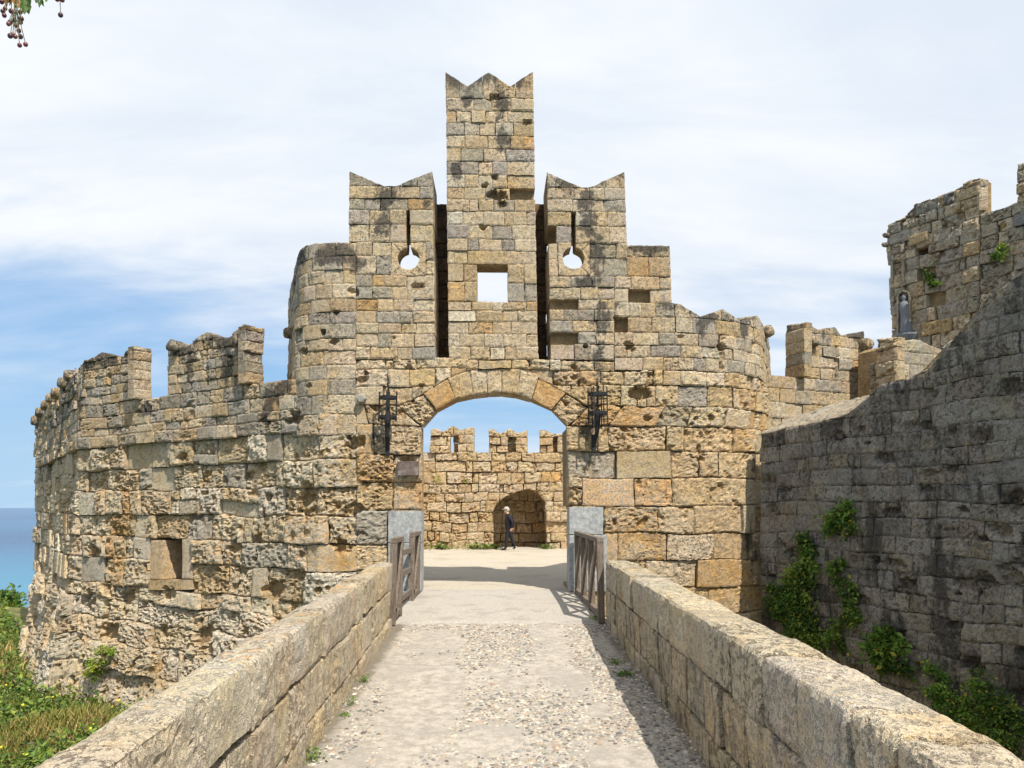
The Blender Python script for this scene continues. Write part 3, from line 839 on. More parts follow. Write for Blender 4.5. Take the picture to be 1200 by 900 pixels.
# solid far battlement on the face turned to the sea
ztl = max(S_BAST.hit(x, y)[1] for x, y in ((42, 482), (88, 431)))
region(B, S_BAST, None, FARX, 90, .7, 'side', zrows=[ztl - (ztl - zc_) * i / 5 for i in range(6)], thick=.4, core_back=.5,
       top=[(38, 487), (44, 480), (49, 476), (53, 470), (57, 468), (63, 460), (68, 458), (74, 447), (78, 446), (84, 435), (89, 433), (92, 429)], crest_amt=.5)
for px, py, r in ((207, 407, .16), (284, 400, .19), (84.5, 440, .2), (76.5, 449, .2), (68.5, 461, .22), (62, 467, .2), (56, 475, .22), (49, 483, .22), (43.5, 493, .24)):
    corbel_px(B, S_BAST, px, py, r, .42)
for px, py in ((138, 517), (54, 542)):
    a, z = S_LEDGE.hit(px, py); P = S_LEDGE(np.array([a]), np.array([z]))[0][0]
for y in np.linspace(412, 450, 18):
    a, z = S_BAST.hit(241, y); CAVITIES.append((S_BAST(np.array([a]), np.array([z]))[0][0], .045, .06))
for y in np.linspace(434, 462, 14):
    a, z = S_BAST.hit(128, y); CAVITIES.append((S_BAST(np.array([a]), np.array([z]))[0][0], .045, .06))

for q in ((222, 432, 10, 30), (265, 430, 13, 36), (262, 395, 14, 12), (318, 462, 24, 14), (335, 452, 14, 12), (160, 440, 12, 22), (170, 480, 20, 12), (128, 420, 16, 10), (312, 485, 12, 22), (95, 470, 6, 40), (70, 520, 10, 40)):
    stain(S_BAST, *q)

# ================================================================ courtyard wall
C = thing('courtyard_wall', (0, 33.3, 0), 'sunlit ochre stone wall with three merlons and an arched recess, seen through the gateway', 'wall')
S_C = Surf([((0, -1), -33.0)])
region(C, S_C, [530, 541, 553, 566], 440, 720, .62, 'court', thick=.6)
niche = [(440, 700), (577.5, 700), (578, 600), (583, 590), (593, 581), (605, 575), (618, 574), (630, 579), (640, 588), (640.5, 700), (720, 700)]
region(C, S_C, [566, 577, 588, 600], 440, 585, .6, 'court', thick=1.75, bot=[(400, 650), (578, 650), (579, 599), (583, 590), (593, 581), (600, 577)])
region(C, S_C, [566, 577, 588, 600], 585, 720, .55, 'court', thick=1.75, bot=[(583, 590), (593, 581), (605, 575), (618, 573.5), (630, 578), (639, 588), (640, 620), (641, 650), (740, 650)])
region(C, S_C, [600, 612, 624, 634, 646], 440, 578.5, .55, 'court', thick=1.75)
region(C, S_C, [600, 611, 623, 635, 646], 640.5, 720, .5, 'court', thick=1.75)
S_CN = Surf([((0, -1), -34.9)])
region(C, S_CN, [572, 586, 598, 612, 624, 635, 646], 570, 650, .55, 'court', thick=.4, tint=None)
S_CM = Surf([((0, -1), -33.42)])
for mx, tops, op in ((0, [(502, 504), (509, 500.5), (519, 506), (531, 500), (541, 506), (553, 502), (557, 502)], (528, 538)),
                     (1, [(571, 502), (577, 501.5), (586, 507), (598, 502), (607, 507), (618, 503), (620, 503)], (596, 605)),
                     (2, [(631, 503), (638, 502.5), (650, 508), (662, 508), (673, 504), (683, 509), (690, 505)], (649, 654))):
    x0, x1 = tops[0][0] + 1.5, tops[-1][0] - 1
    region(C, S_C, [500, 511], x0, x1, .45, 'court', top=tops, thick=.5)
    region(C, S_C, [511, 521, 530], x0, op[0], .4, 'court', thick=.5)
    region(C, S_C, [511, 521, 530], op[1], x1, .4, 'court', thick=.5)
    region(C, S_CM, [508, 519, 531], op[0] + (3.5 if mx == 0 else -3), op[1] + 3, .5, 'court', thick=.1, core=False)

# ================================================================ right curtain wall and stub
K = thing('curtain_wall', (8.5, 19.6, 0), 'sunlit curtain wall with one swallowtail merlon beside the gatehouse flank', 'wall')
NK = (.385, -.923)
S_K = Surf([plane_at(NK, (7.53, 19.0))])
region(K, S_K, [446, 460, 476, 494, 515, 540], 896, 1085, .62, 'ashlar', refx=980, thick=.5, core_back=.8)
zk = S_K.hit(980, 446)[1]
merlon(K, S_K, 943, 1013, [(940, 376), (943, 377), (958, 386), (965, 385), (979, 383), (986, 393), (1000, 390), (1012, 388), (1016, 388)], 920, [(915, 382), (920, 381), (945, 377)], 'ashlar', .55, 5, z0=zk, right=False)
corbel_px(K, S_K, 951, 400, .17, .34); corbel_px(K, S_K, 1012, 404, .19, .42)
for y in np.linspace(406, 446, 18):
    a, z = S_K.hit(981, y); CAVITIES.append((S_K(np.array([a]), np.array([z]))[0][0], .045, .06))
Q = thing('wall_stub', (9.6, 18.5, 0), 'broken stub of yellow limestone wall below the round tower', 'wall')
pq = np.array([A_of(1050) * 18.2, 18.2])
S_Q = Surf([plane_at(NK, pq)])
region(Q, S_Q, [396, 411, 426, 441, 456, 472, 490], 1051, 1130, .55, 'ashlar', refx=1060, top=[(1048, 396), (1051, 404), (1058, 399), (1076, 397), (1090, 404), (1110, 412), (1130, 420)], thick=.4, core_back=1.2)
S_Q2 = Surf([plane_at((-.923, -.385), pq)])
region(Q, S_Q2, [394, 408, 424, 440, 456, 472], 1025, 1050, .5, 'tower', refx=1040, top=[(1020, 398), (1025, 397), (1051, 394)], thick=.3, core=False)
region(Q, S_Q2, [424, 440, 456, 472], 1016, 1025, .5, 'tower', refx=1020, top=[(1012, 428), (1017, 424), (1026, 416)], thick=.3, core=False)

# ================================================================ round tower up on the right
TW = thing('round_tower', (13.5, 23, 0), 'tall grey stone tower with a niche statue and broken battlement at upper right', 'tower')
nt = np.array([-.874, -.486])
ptw = np.array([A_of(1075) * 23.2, 23.2])
ctw = ptw - nt * 1.9
angs = [math.degrees(math.atan2(nt[0], -nt[1])) - k for k in (0, 10, 20, 30, 40, 50, 60)]
S_T = Surf(arc_planes(ctw, 1.9, angs))
topT2 = [(1030, 270), (1035, 264), (1037, 264), (1058, 254), (1072, 237), (1090, 232), (1105, 227), (1120, 219), (1133, 211), (1146, 206), (1147, 207)]
region(TW, S_T, [200, 213, 226, 239, 252, 266, 281], [(240, 1037), (420, 1045)], 1147, .46, 'tower', refx=1110, top=topT2, thick=.5, core_back=.7, crest_amt=.5, crest_len=.4)
region(TW, S_T, [281, 300], [(240, 1037), (420, 1045)], 1073, .55, 'tower', refx=1080, thick=.5, core_back=.7)
region(TW, S_T, [281, 300], 1087, 1147, .55, 'tower', refx=1080, thick=.5, core_back=.7)
region(TW, S_T, [281, 300], 1071, 1090, .55, 'tower', refx=1080, thick=.6, stones=False, core_front=.5, core_back=.7)
region(TW, S_T, [300, 315, 330, 346, 362, 378, 394, 411, 428, 446], [(240, 1037), (420, 1045)], 1147, .46, 'tower', refx=1080, thick=.5, core_back=.7, skip=[(1088, 345, 1098, 362), (1080, 318, 1090, 330)])
zz = [S_T.hit(1180, y)[1] for y in (240, 254, 269, 285, 302, 320, 338, 358)]
region(TW, S_T, None, 1147.5, 1260, .52, 'tower', zrows=zz + [zz[-1] - .5, zz[-1] - 1.0], top=[(1140, 247), (1160, 246), (1180, 240), (1200, 234), (1240, 224), (1270, 217)], thick=.5, core_back=.7, crest_amt=.4)
region(TW, S_T, [185, 200, 214, 226, 240], 1191, 1240, .6, 'tower', refx=1195, thick=.5, core_back=.6, top=[(1186, 193), (1200, 191), (1215, 196), (1250, 180)], crest_amt=.5)
# end face of the broken battlement, lit
at_, zt_ = S_T.hit(1147, 240); PT, NT_ = S_T(np.array([at_]), np.array([zt_]))
S_TE = Surf([plane_at((-.2, -.98), PT[0][:2])])
region(TW, S_TE, [208, 219, 232, 246], 1147.6, 1158, .4, 'ashlar', refx=1152, thick=.3, top=[(1146, 210), (1150, 212), (1158, 219), (1160, 219)], core=False)
for px, py in ((1035, 276), (1034, 287)): corbel_px(TW, S_T, px + 6, py, .09, .34, (-.9, -.2))
# lintel over the little window
stone(TW, S_T, quad_px(S_T, [(1067, 278), (1088, 271), (1088, 281), (1067, 289)]), 'plain', .5, 2, name='lintel', off=.10, tint=PAL['tan'])
def arch_band(T, S, cx, y0, y1, w, thick_px, name):
    """moulded round-headed niche frame"""
    n = 9
    pts_o, pts_i = [(cx - w, y1)], [(cx - w + thick_px, y1)]
    for k in range(n + 1):
        q = math.pi - math.pi * k / n
        pts_o.append((cx + w * math.cos(q), y0 + w - w * math.sin(q))); pts_i.append((cx + (w - thick_px) * math.cos(q), y0 + w - (w - thick_px) * math.sin(q)))
    pts_o.append((cx + w, y1)); pts_i.append((cx + w - thick_px, y1))
    for k in range(len(pts_o) - 1):
        stone(T, S, quad_px(S, [pts_o[k], pts_o[k + 1], pts_i[k + 1], pts_i[k]]), 'plain', .25, 2, name=name, off=.07, tint=PAL['grey'])
arch_band(TW, S_T, 1053, 302, 332, 8, 2.6, 'niche_frame')
arch_band(TW, S_T, 1060, 340, 392, 8, 2.4, 'niche_frame')
P, N = S_T(*[np.array([v]) for v in S_T.hit(1062, 370)])
def statue():
    mb = MB()
    n = Vector(N[0]); base = Vector(P[0]) + n * .02
    a, zb = S_T.hit(1062, 392); zt = S_T.hit(1062, 345)[1]
    h = zt - zb
    prof = [(0, .17), (.06, .19), (.3, .16), (.55, .15), (.72, .17), (.8, .12), (.84, .06), (.87, .07), (.93, .085), (.98, .06), (1.0, .01)]
    mb.tube([(base.x, base.y, zb + h * t) for t, _ in prof], [r for _, r in prof], 10)
    M_ST = make_noise_mat('grey_blue_marble', (.14, .15, .165), (.20, .205, .22), 9.0)
    mb.build('statue', M_ST, TW, True)
    mb = MB()
    mb.tube([(base.x, base.y, zb - .42), (base.x, base.y, zb - .2), (base.x, base.y, zb - .06), (base.x, base.y, zb)], [.10, .26, .34, .34], 14)
    mb.build('statue_base', M_ST, TW)
statue()

# ================================================================ dark outer wall on the right
D = thing('outer_wall', (7.0, 12.5, -3), 'dark lichen-blackened stone wall rising along the right of the bridge', 'wall')
ND = (-.943, -.333)
S_D = Surf([plane_at(ND, (5.51, 16.3))])
faceT = [(885, 509), (890, 507), (942, 497), (993, 485), (1012, 470), (1033, 451), (1060, 443), (1086, 431), (1105, 407), (1127, 385), (1160, 344), (1200, 314), (1300, 225), (1500, 60)]
zt0 = 7.2
for k in range(60):
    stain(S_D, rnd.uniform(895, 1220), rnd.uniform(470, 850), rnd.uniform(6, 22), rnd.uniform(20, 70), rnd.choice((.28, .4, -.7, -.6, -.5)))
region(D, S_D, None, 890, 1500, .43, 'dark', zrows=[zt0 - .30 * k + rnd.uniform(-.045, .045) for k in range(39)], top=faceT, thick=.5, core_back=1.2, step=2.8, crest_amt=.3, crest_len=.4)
for k in range(70):
    a, z = S_D.hit(rnd.uniform(895, 1230), rnd.uniform(440, 860)); CAVITIES.append((S_D(np.array([a]), np.array([z]))[0][0], rnd.uniform(.05, .15), rnd.uniform(.04, .12)))
# sloping sunlit weathering along the top
def coping():
    fx = [(890, 507), (942, 497), (993, 485), (1012, 470), (1033, 451), (1060, 443), (1086, 431), (1105, 407), (1127, 385), (1160, 344), (1200, 314), (1300, 225)]
    lo = [S_D(*[np.array([v]) for v in S_D.hit(*p)])[0][0] for p in fx]
    rise = [.42, .50, .50, .40, .22, .15, .12, .12, .12, .12, .12, .12]
    hi = [p - np.array([ND[0], ND[1], 0]) * .95 + np.array([0, 0, r]) for p, r in zip(lo, rise)]
    lo, hi = np.array(lo), np.array(hi)
    u = np.linspace(0, 1, len(lo))
    def S(a, v):
        a, v = np.broadcast_arrays(np.asarray(a, float), np.asarray(v, float))
        L = np.stack([np.interp(a, u, lo[:, k]) for k in range(3)], -1); H = np.stack([np.interp(a, u, hi[:, k]) for k in range(3)], -1)
        P = L + v[..., None] * (H - L)
        e = np.stack([np.interp(np.clip(a + .02, 0, 1), u, lo[:, k]) - np.interp(np.clip(a - .02, 0, 1), u, lo[:, k]) for k in range(3)], -1)
        n = np.cross(e, H - L); n = n / np.linalg.norm(n, axis=-1, keepdims=True)
        n = np.where(n[..., 2:3] < 0, -n, n)
        return P, n
    for i in range(len(u) - 1):
        for k in range(2):
            f0 = u[i] + (u[i + 1] - u[i]) * k / 2; f1 = u[i] + (u[i + 1] - u[i]) * (k + 1) / 2
            stone(D, S, lambda s, t, f0=f0, f1=f1: (f0 + s * (f1 - f0), t), 'upper', .3, 2.6, name='coping_stone', rough=.6, tint=PAL['grey'], lich=.3 if i < 3 else .55, off=0.0)
coping()

# ================================================================ bridge
def road_z(Y): return -.03 * np.maximum(14.0 - np.asarray(Y, float), 0)
XL = lambda Y: -1.45 - .020 * (np.asarray(Y, float) - 5.75)
XR = lambda Y: 1.62 + .008 * (np.asarray(Y, float) - 5.75)
ZTOP = lambda Y: .79 + .0125 * (np.asarray(Y, float) - 3.1)

def parapet(sign, name, label, edge, y0, y1, orl):
    T = thing(name, (float(edge(6.0)) + sign * .2, 6.5, -.3), label, 'parapet')
    H, WD, OUT, DROP = 1.25, (.50 if sign > 0 else .38), .8, (.02 if sign > 0 else .04)
    def S(Y, v):
        Y, v = np.broadcast_arrays(np.asarray(Y, float), np.asarray(v, float))
        x0, zt = edge(Y), ZTOP(Y)
        k1 = np.clip((v - H) / WD, 0, 1); k2 = np.maximum(v - H - WD, 0)
        x = x0 + sign * WD * k1; z = np.where(v < H, zt - (H - v), zt - DROP * k1 - k2)
        b1 = sstep(v, H - .04, H + .04); b2 = sstep(v, H + WD - .06, H + WD + .06)
        nx = -sign * (1 - b1) + sign * b2; nz = b1 * (1 - b2) + .06 * b1
        n = np.stack([nx, np.zeros_like(nx), nz], -1); n /= np.linalg.norm(n, axis=-1, keepdims=True)
        P = np.stack([x, Y, z], -1)
        rd = .018 * np.exp(-((v - H) / .035) ** 2) + .05 * np.exp(-((v - H - WD) / .07) ** 2)
        return P - n * rd[..., None], n
    rows = [(0, .42, .48, False), (.42, .83, .48, False), (.83, H + WD + .33, .62, True)]
    for v0, v1, mean, topc in rows:
        Y = y0 - rnd.uniform(0, .5)
        while Y < y1:
            w = mean * rnd.uniform(.65, 1.4)
            Ya, Yb = Y, min(Y + w, y1)
            if y1 - Yb < .3: Yb = y1
            fm = lambda s, t, Ya=Ya, Yb=Yb, v0=v0, v1=v1: (Ya + s * (Yb - Ya), v0 + t * (v1 - v0))
            if topc:
                STN = stone(T, S, fm, 'parapet', .25, 2.6, name='coping_stone', cap=110, lich=.0, off=rnd.gauss(.006, .006), rough=rnd.uniform(.3, .5))
                d = STONES[-1]
                sg = (d['P'] - S(d['P'][:, 1], np.full(len(d['P']), 0.))[0])
                up_ = d['N'][:, 2]
                d['crest'] = np.where(up_ > .6, .08, np.where(up_ > .1, .5, .56 if sign > 0 else .34))
                d['orl'] = np.where(up_ > .35, orl, .1) * rnd.uniform(.6, 1.3)
            else:
                stone(T, S, fm, 'parapet', .25, 2.6, cap=80, lich=.62 if sign > 0 else .42, rough=rnd.uniform(.2, .4), pat=.4)
            Y = Yb
    # rubble body
    mb = CORES.setdefault(T.name, (T, MB()))[1]
    pr = []
    for Y in (y0, y1):
        x0 = float(edge(Y)); zt = float(ZTOP(Y))
        pr.append([(x0 + sign * .10, Y + (.03 if Y == y0 else -.03), -4.2), (x0 + sign * .10, Y + (.03 if Y == y0 else -.03), zt - .09), (x0 + sign * (WD - .10), Y + (.03 if Y == y0 else -.03), zt - .12), (x0 + sign * (WD - .10), Y + (.03 if Y == y0 else -.03), -4.2)])
    mb.prism(pr[0], pr[1])
    # outer face below the coping
    for r0, r1 in ((H + WD + .33, H + WD + .8), (H + WD + .8, H + WD + 1.3)):
        Y = y0
        while Y < y1:
            Yb = min(Y + rnd.uniform(.6, 1.3), y1)
            stone(T, S, lambda s, t, Ya=Y, Yb=Yb, r0=r0, r1=r1: (Ya + s * (Yb - Ya), r0 + t * (r1 - r0)), 'parapet', .25, 8, cap=8)
            Y = Yb
    return T

parapet(-1, 'bridge_parapet', 'low stone bridge parapet with orange lichen on its top, on the grass side', XL, 1.2, 12.0, .7)
parapet(1, 'bridge_parapet', 'low stone bridge parapet with shaded streaky face, on the dark wall side', XR, 1.2, 12.15, .35)

# road and deck
def make_road_mat():
    m, t, b = mat_new('pebble_mortar', .95)
    P = pos(t)
    n1 = t.noise(P, 1.3, 5, .65); n2 = t.noise(P, 9, 5, .7); n3 = t.noise(P, 70, 3, .7)
    vo = t.n.new('ShaderNodeTexVoronoi'); vo.inputs['Scale'].default_value = 34; t.l.new(P, vo.inputs['Vector'])
    c = t.mix(t.sm(n2, .35, .65), (.30, .272, .235), (.455, .412, .352))
    c = t.mix(t.mth('MULTIPLY', t.sm(n1, .48, .62), .6), c, (.31, .285, .25))
    ex = t.n.new('ShaderNodeSeparateXYZ'); t.l.new(P, ex.inputs[0])
    dirt = t.mth('ADD', t.mth('MULTIPLY', t.sm(t.mth('ABSOLUTE', t.mth('SUBTRACT', ex.outputs[0], .08)), .6 + .62, 1.62), .42), t.mth('MULTIPLY', n2, .6))
    c = t.mix(t.mth('MULTIPLY', t.sm(dirt, .52, .68), .75), c, (.115, .092, .06))
    c = t.mix(t.mth('MULTIPLY', t.sm(n3, .55, .68), .5), c, (.17, .15, .13))
    t.l.new(c, b.inputs['Base Color'])
    bump(t, b, t.mth('ADD', t.mth('MULTIPLY', n2, .7), t.mth('ADD', t.mth('MULTIPLY', n3, .5), t.mth('MULTIPLY', vo.outputs['Distance'], -.35))), .8, .02)
    return m
M_ROAD = make_road_mat()
M_CONC = make_noise_mat('concrete_slab', (.31, .285, .25), (.49, .45, .39), 26.0, .9, .015, .92, (.30, .275, .24), 1.6)
M_GRAVEL = make_noise_mat('courtyard_gravel', (.37, .325, .26), (.50, .45, .365), 16.0, .8, .02, .95, (.34, .30, .235), .7)

def grid_sheet(name, xs, ys, zf, mat, kind='structure', smooth=True, keep=None):
    X, Y = np.meshgrid(xs, ys, indexing='ij')
    V = np.stack([X.ravel(), Y.ravel(), zf(X, Y).ravel()], 1)
    n, m = len(xs), len(ys)
    i = np.arange(n * m).reshape(n, m)
    F = np.stack([i[:-1, :-1], i[1:, :-1], i[1:, 1:], i[:-1, 1:]], -1).reshape(-1, 4)
    if keep is not None: F = F[keep(V[F][:, :, 0], V[F][:, :, 1]).all(1)]
    o = world_part(name, V, F, mat, None, smooth=smooth); o['kind'] = kind
    return o

def fb2(X, Y, s, o=3):
    return fbm(np.stack([X.ravel() * s, Y.ravel() * s, np.full(X.size, 2.2)], 1), o).reshape(X.shape)

ry = np.linspace(0, 12.35, 260)
grid_sheet('road', np.linspace(-1.60, 1.74, 90), ry, lambda X, Y: road_z(Y) + .014 * fb2(X, Y, 2.2) + .006 * fb2(X, Y, 9) - .012, M_ROAD)
grid_sheet('gateway_pavement', np.linspace(-1.68, 1.74, 30), np.linspace(12.0, 16.65, 90), lambda X, Y: road_z(Y) + .006 * fb2(X, Y, 1.5) + .004 - .05 * sstep(Y + .22 * fb2(X, Y * 0, 1.7) + .07 * fb2(X, Y, 6), 12.36, 12.22), M_CONC)
def inside_court(X, Y):
    f1 = NB1[0] * X + NB1[1] * Y - DB1; f2 = NB2[0] * X + NB2[1] * Y - DB2
    nk = np.array(NK) / np.hypot(*NK); fk = nk[0] * (X - 7.53) + nk[1] * (Y - 19.0)
    return (f1 < -.75) & (f2 < -.75) & ((fk < -.6) | (Y < 18)) & ((X < 5.2) | (Y > 19.5))
grid_sheet('courtyard_ground', np.linspace(-18, 16, 110), np.linspace(16.6, 36, 80), lambda X, Y: .012 * fb2(X, Y, .8), M_GRAVEL, keep=inside_court)
mb = MB()
mb.prism([(-1.66, -1.0, -4.6), (1.80, -1.0, -4.6), (1.80, 16.1, -4.6), (-1.66, 16.1, -4.6)], [(-1.66, -1.0, -.56), (1.80, -1.0, -.56), (1.80, 16.1, -.09), (-1.66, 16.1, -.09)])
tag(mb.build('bridge_deck', M_CORE), kind='structure')
# pebbles bedded in the mortar
def pebbles():
    rs = np.random.RandomState(5)
    # a low half-dome with 3 rings
    ring = [(1.0, -.1), (.72, .72)]
    tv = [(r * math.cos(2 * math.pi * k / 7), r * math.sin(2 * math.pi * k / 7), z) for r, z in ring for k in range(7)] + [(0, 0, .98)]
    tf = []
    for j in range(1):
        for k in range(7):
            a, b2 = j * 7 + k, j * 7 + (k + 1) % 7
            tf += [(a, b2, b2 + 7), (a, b2 + 7, a + 7)]
    tf += [(7 + k, 7 + (k + 1) % 7, 14) for k in range(7)]
    tv, tf = np.array(tv), np.array(tf)
    n = 42000
    Y = 12.2 * rs.rand(n) ** .85; Y = np.clip(Y, .6, 12.25)
    X = XL(Y) + (XR(Y) - XL(Y)) * rs.rand(n)
    dn = fbm(np.stack([X * 1.1, Y * .55, np.full(n, 7.7)], 1), 3)
    band = np.exp(-((X - .35) / .34) ** 2) * .6 + sstep(X, .85, 1.3) * .7 + .30 * np.exp(-((X + .55) / .3) ** 2) * sstep(fb2(X, Y, .55), -.1, .3)
    keep = (dn * .9 + band * .8 + .45 * rs.rand(n)) > .37
    X, Y = X[keep], Y[keep]; n = len(X)
    s = rs.uniform(.009, .023, n) * (1 + .6 * (rs.rand(n) > .9))
    q = rs.rand(n) * 6.28; el = rs.uniform(.6, 1.0, n); fl = rs.uniform(.28, .5, n)
    sx = tv[None, :, 0] * s[:, None]; sy = tv[None, :, 1] * (s * el)[:, None]
    jit = 1 + .18 * (rs.rand(n, len(tv)) - .5)
    sx, sy = sx * jit, sy * jit
    x = X[:, None] + sx * np.cos(q)[:, None] - sy * np.sin(q)[:, None]
    y = Y[:, None] + sx * np.sin(q)[:, None] + sy * np.cos(q)[:, None]
    z = road_z(Y)[:, None] - .013 + .014 * fb2(X, Y, 2.2)[:, None] + .006 * fb2(X, Y, 9)[:, None] + tv[None, :, 2] * (s * fl)[:, None]
    V = np.stack([x, y, z], -1).reshape(-1, 3)
    F = (tf[None] + (np.arange(n) * len(tv))[:, None, None]).reshape(-1, 3)
    pal = np.array([(.24, .22, .19), (.34, .305, .255), (.17, .16, .148), (.42, .385, .325), (.10, .095, .09), (.27, .205, .155), (.22, .22, .215)])
    c = pal[rs.randint(0, len(pal), n)] * rs.uniform(.8, 1.15, (n, 1))
    tint = np.repeat(np.concatenate([c, np.ones((n, 1))], 1), len(tv), 0)
    o = world_part('pebbles', V, F, M_PEBBLE, None, attrs=dict(tint=tint), smooth=True)
    tag(o, 'small rounded pebbles bedded in the road mortar', 'pebbles', kind='stuff')
pebbles()

# ================================================================ timber railings
M_WOOD = None
def make_wood():
    m, t, b = mat_new('weathered_timber', .85)
    P = pos(t)
    n = t.noise(P, 12, 5, .7, stretch=(3, 3, .5)); n2 = t.noise(P, 60, 3, .6, stretch=(2, 2, .3))
    c = t.mix(t.sm(n, .35, .65), (.112, .085, .066), (.215, .175, .138))
    c = t.mix(t.mth('MULTIPLY', t.sm(n2, .5, .7), .5), c, (.06, .047, .04))
    t.l.new(c, b.inputs['Base Color']); bump(t, b, n2, .5, .005)
    return m
M_WOOD = make_wood()

def railing(x, spans, zb, label, link_rails):
    T = thing('timber_railing', (x, (spans[0][0] + spans[-1][1]) / 2, zb), label, 'railing')
    H = 1.2
    for y0, y1, bays in spans:
        mb = MB(); mb.bar((x, y0 - .06, H), (x, y1 + .06, H), .10, .07); mb.build('top_rail', M_WOOD, T)
        mb = MB(); mb.bar((x, y0 - .02, .09 + zb * .5), (x, y1 + .02, .07), .09, .08); mb.build('bottom_rail', M_WOOD, T)
        for k in range(bays + 1):
            y = y0 + (y1 - y0) * k / bays
            mb = MB(); mb.bar((x, y, zb), (x, y, H - .037), .10, .11, side=(0, 1, 0)); mb.build('post', M_WOOD, T)
        for k in range(bays):
            a = y0 + (y1 - y0) * k / bays; b2 = y0 + (y1 - y0) * (k + 1) / bays
            mb = MB(); mb.bar((x + .045, a + .06, .16), (x + .045, b2 - .06, H - .06), .035, .12, side=(0, 0, 1)); mb.build('brace', M_WOOD, T)
            mb = MB(); mb.bar((x - .045, a + .06, H - .06), (x - .045, b2 - .06, .16), .035, .12, side=(0, 0, 1)); mb.build('brace', M_WOOD, T)
    for z in link_rails:
        mb = MB(); mb.bar((x - .02, spans[0][1], z), (x - .02, spans[-1][0], z - .03), .05, .09); mb.build('mid_rail', M_WOOD, T)
railing(1.62, [(12.25, 15.75, 3)], -.05, 'brown timber railing with zigzag braces joining the shaded parapet to the gateway', [])
railing(-1.58, [(12.1, 12.9, 1), (14.7, 15.8, 1)], -.05, 'brown timber railing in two braced panels joining the lichened parapet to the gateway', [.95, .6, .2])

# ================================================================ iron cressets, plaque, box
def cresset(px, py_top, py_bot, x0, x1, h1, h2, stem, label, curve, nb):
    W0 = at_Y(px, (py_top + py_bot) / 2, 15.78)
    T = thing('torch_holder', W0, label, 'torch holder', 'wrought iron torch baskets either side of the gateway')
    yb = 15.72
    p = lambda x, y, Y=yb: at_Y(x, y, Y)
    r = abs(p(x1, h1)[0] - p(x0, h1)[0]) / 2
    cx = (p(x1, h1)[0] + p(x0, h1)[0]) / 2
    for hy in (h1, h2):
        z = p(px, hy)[2]; mb = MB()
        for k in range(16):
            q0, q1 = 2 * math.pi * k / 16, 2 * math.pi * (k + 1) / 16
            mb.bar((cx + r * math.cos(q0), yb + r * math.sin(q0), z), (cx + r * math.cos(q1), yb + r * math.sin(q1), z), .018, .06)
        mb.bar((cx - r, yb, z), (cx + r, yb, z), .018, .03); mb.build('hoop', M_IRON, T)
    zt, zb = p(px, py_top)[2], p(px, py_bot)[2]
    for k in range(nb):
        q = 2 * math.pi * k / nb + (.0 if nb == 4 else .0)
        mb = MB(); mb.bar((cx + r * 1.03 * math.cos(q), yb + r * 1.03 * math.sin(q), zb), (cx + r * 1.03 * math.cos(q), yb + r * 1.03 * math.sin(q), zt + rnd.uniform(-.03, .03)), .03 if nb == 4 else .022)
        mb.build('bar', M_IRON, T)
    zs = p(px, stem)[2]; z2 = p(px, h2)[2]
    mb = MB(); mb.tube([(cx, yb, z2 + .08), (cx, yb, z2 - .05), (cx - curve * .02, yb + .04, (z2 + zs) / 2), (cx - curve * .07, 15.95, zs + .12), (cx - curve * .07, 15.97, zs)], [.05, .065, .045, .045, .04], 8)
    mb.tube([(cx, yb + .02, z2), (cx, yb + .02, zt + .14)], .024, 6)
    mb.build('stem', M_IRON, T)
    mb = MB(); mb.box((cx - curve * .07, 15.955, zs + .17), (.09, .05, .36)); mb.build('wall_plate', M_IRON, T)
cresset(454.5, 459, 494, 445, 464.5, 466, 489, 532, 'black iron torch basket on the gatehouse wall directly above the bronze plaque', .2, 4)
cresset(700, 454, 500, 689.5, 711, 462, 484, 528, 'black iron torch basket with bent stem, on the pier nearest the dark outer wall', 1.0, 6)
def plate(name, q, Y, th, mat, label, cat, bev=.01):
    P = [at_Y(x, y, Y) for x, y in q]
    mb = MB(); a = [tuple(v) for v in P]; b2 = [(v[0], Y + th, v[2]) for v in P]
    c = np.mean(P, 0); f = [tuple(c + (v - c) * .95 + np.array([0, -.012, 0])) for v in P]
    mb.prism(b2[::-1], a[::-1]); mb.prism(a[::-1], f[::-1])
    o = mb.build(name, mat); tag(o, label, cat); return o
plate('plaque', [(465.5, 540.5), (490.5, 540.5), (490.5, 557.5), (465.5, 557.5)], 15.93, .12, M_PLAQUE, 'small dull bronze plaque fixed to the left gate pier', 'plaque')
def peg():
    P = at_Y(423, 467, 15.86); mb = MB()
    mb.tube([(P[0], 16.1, P[2]), (P[0], 15.86, P[2]), (P[0], 15.83, P[2])], [.10, .10, .075], 6)
    o = mb.build('wall_boss', make_noise_mat('dull_grey', (.20, .20, .18), (.32, .31, .28), 14.0)); tag(o, 'small pale grey boss sticking out of the stones left of the torch basket', 'boss')
peg()

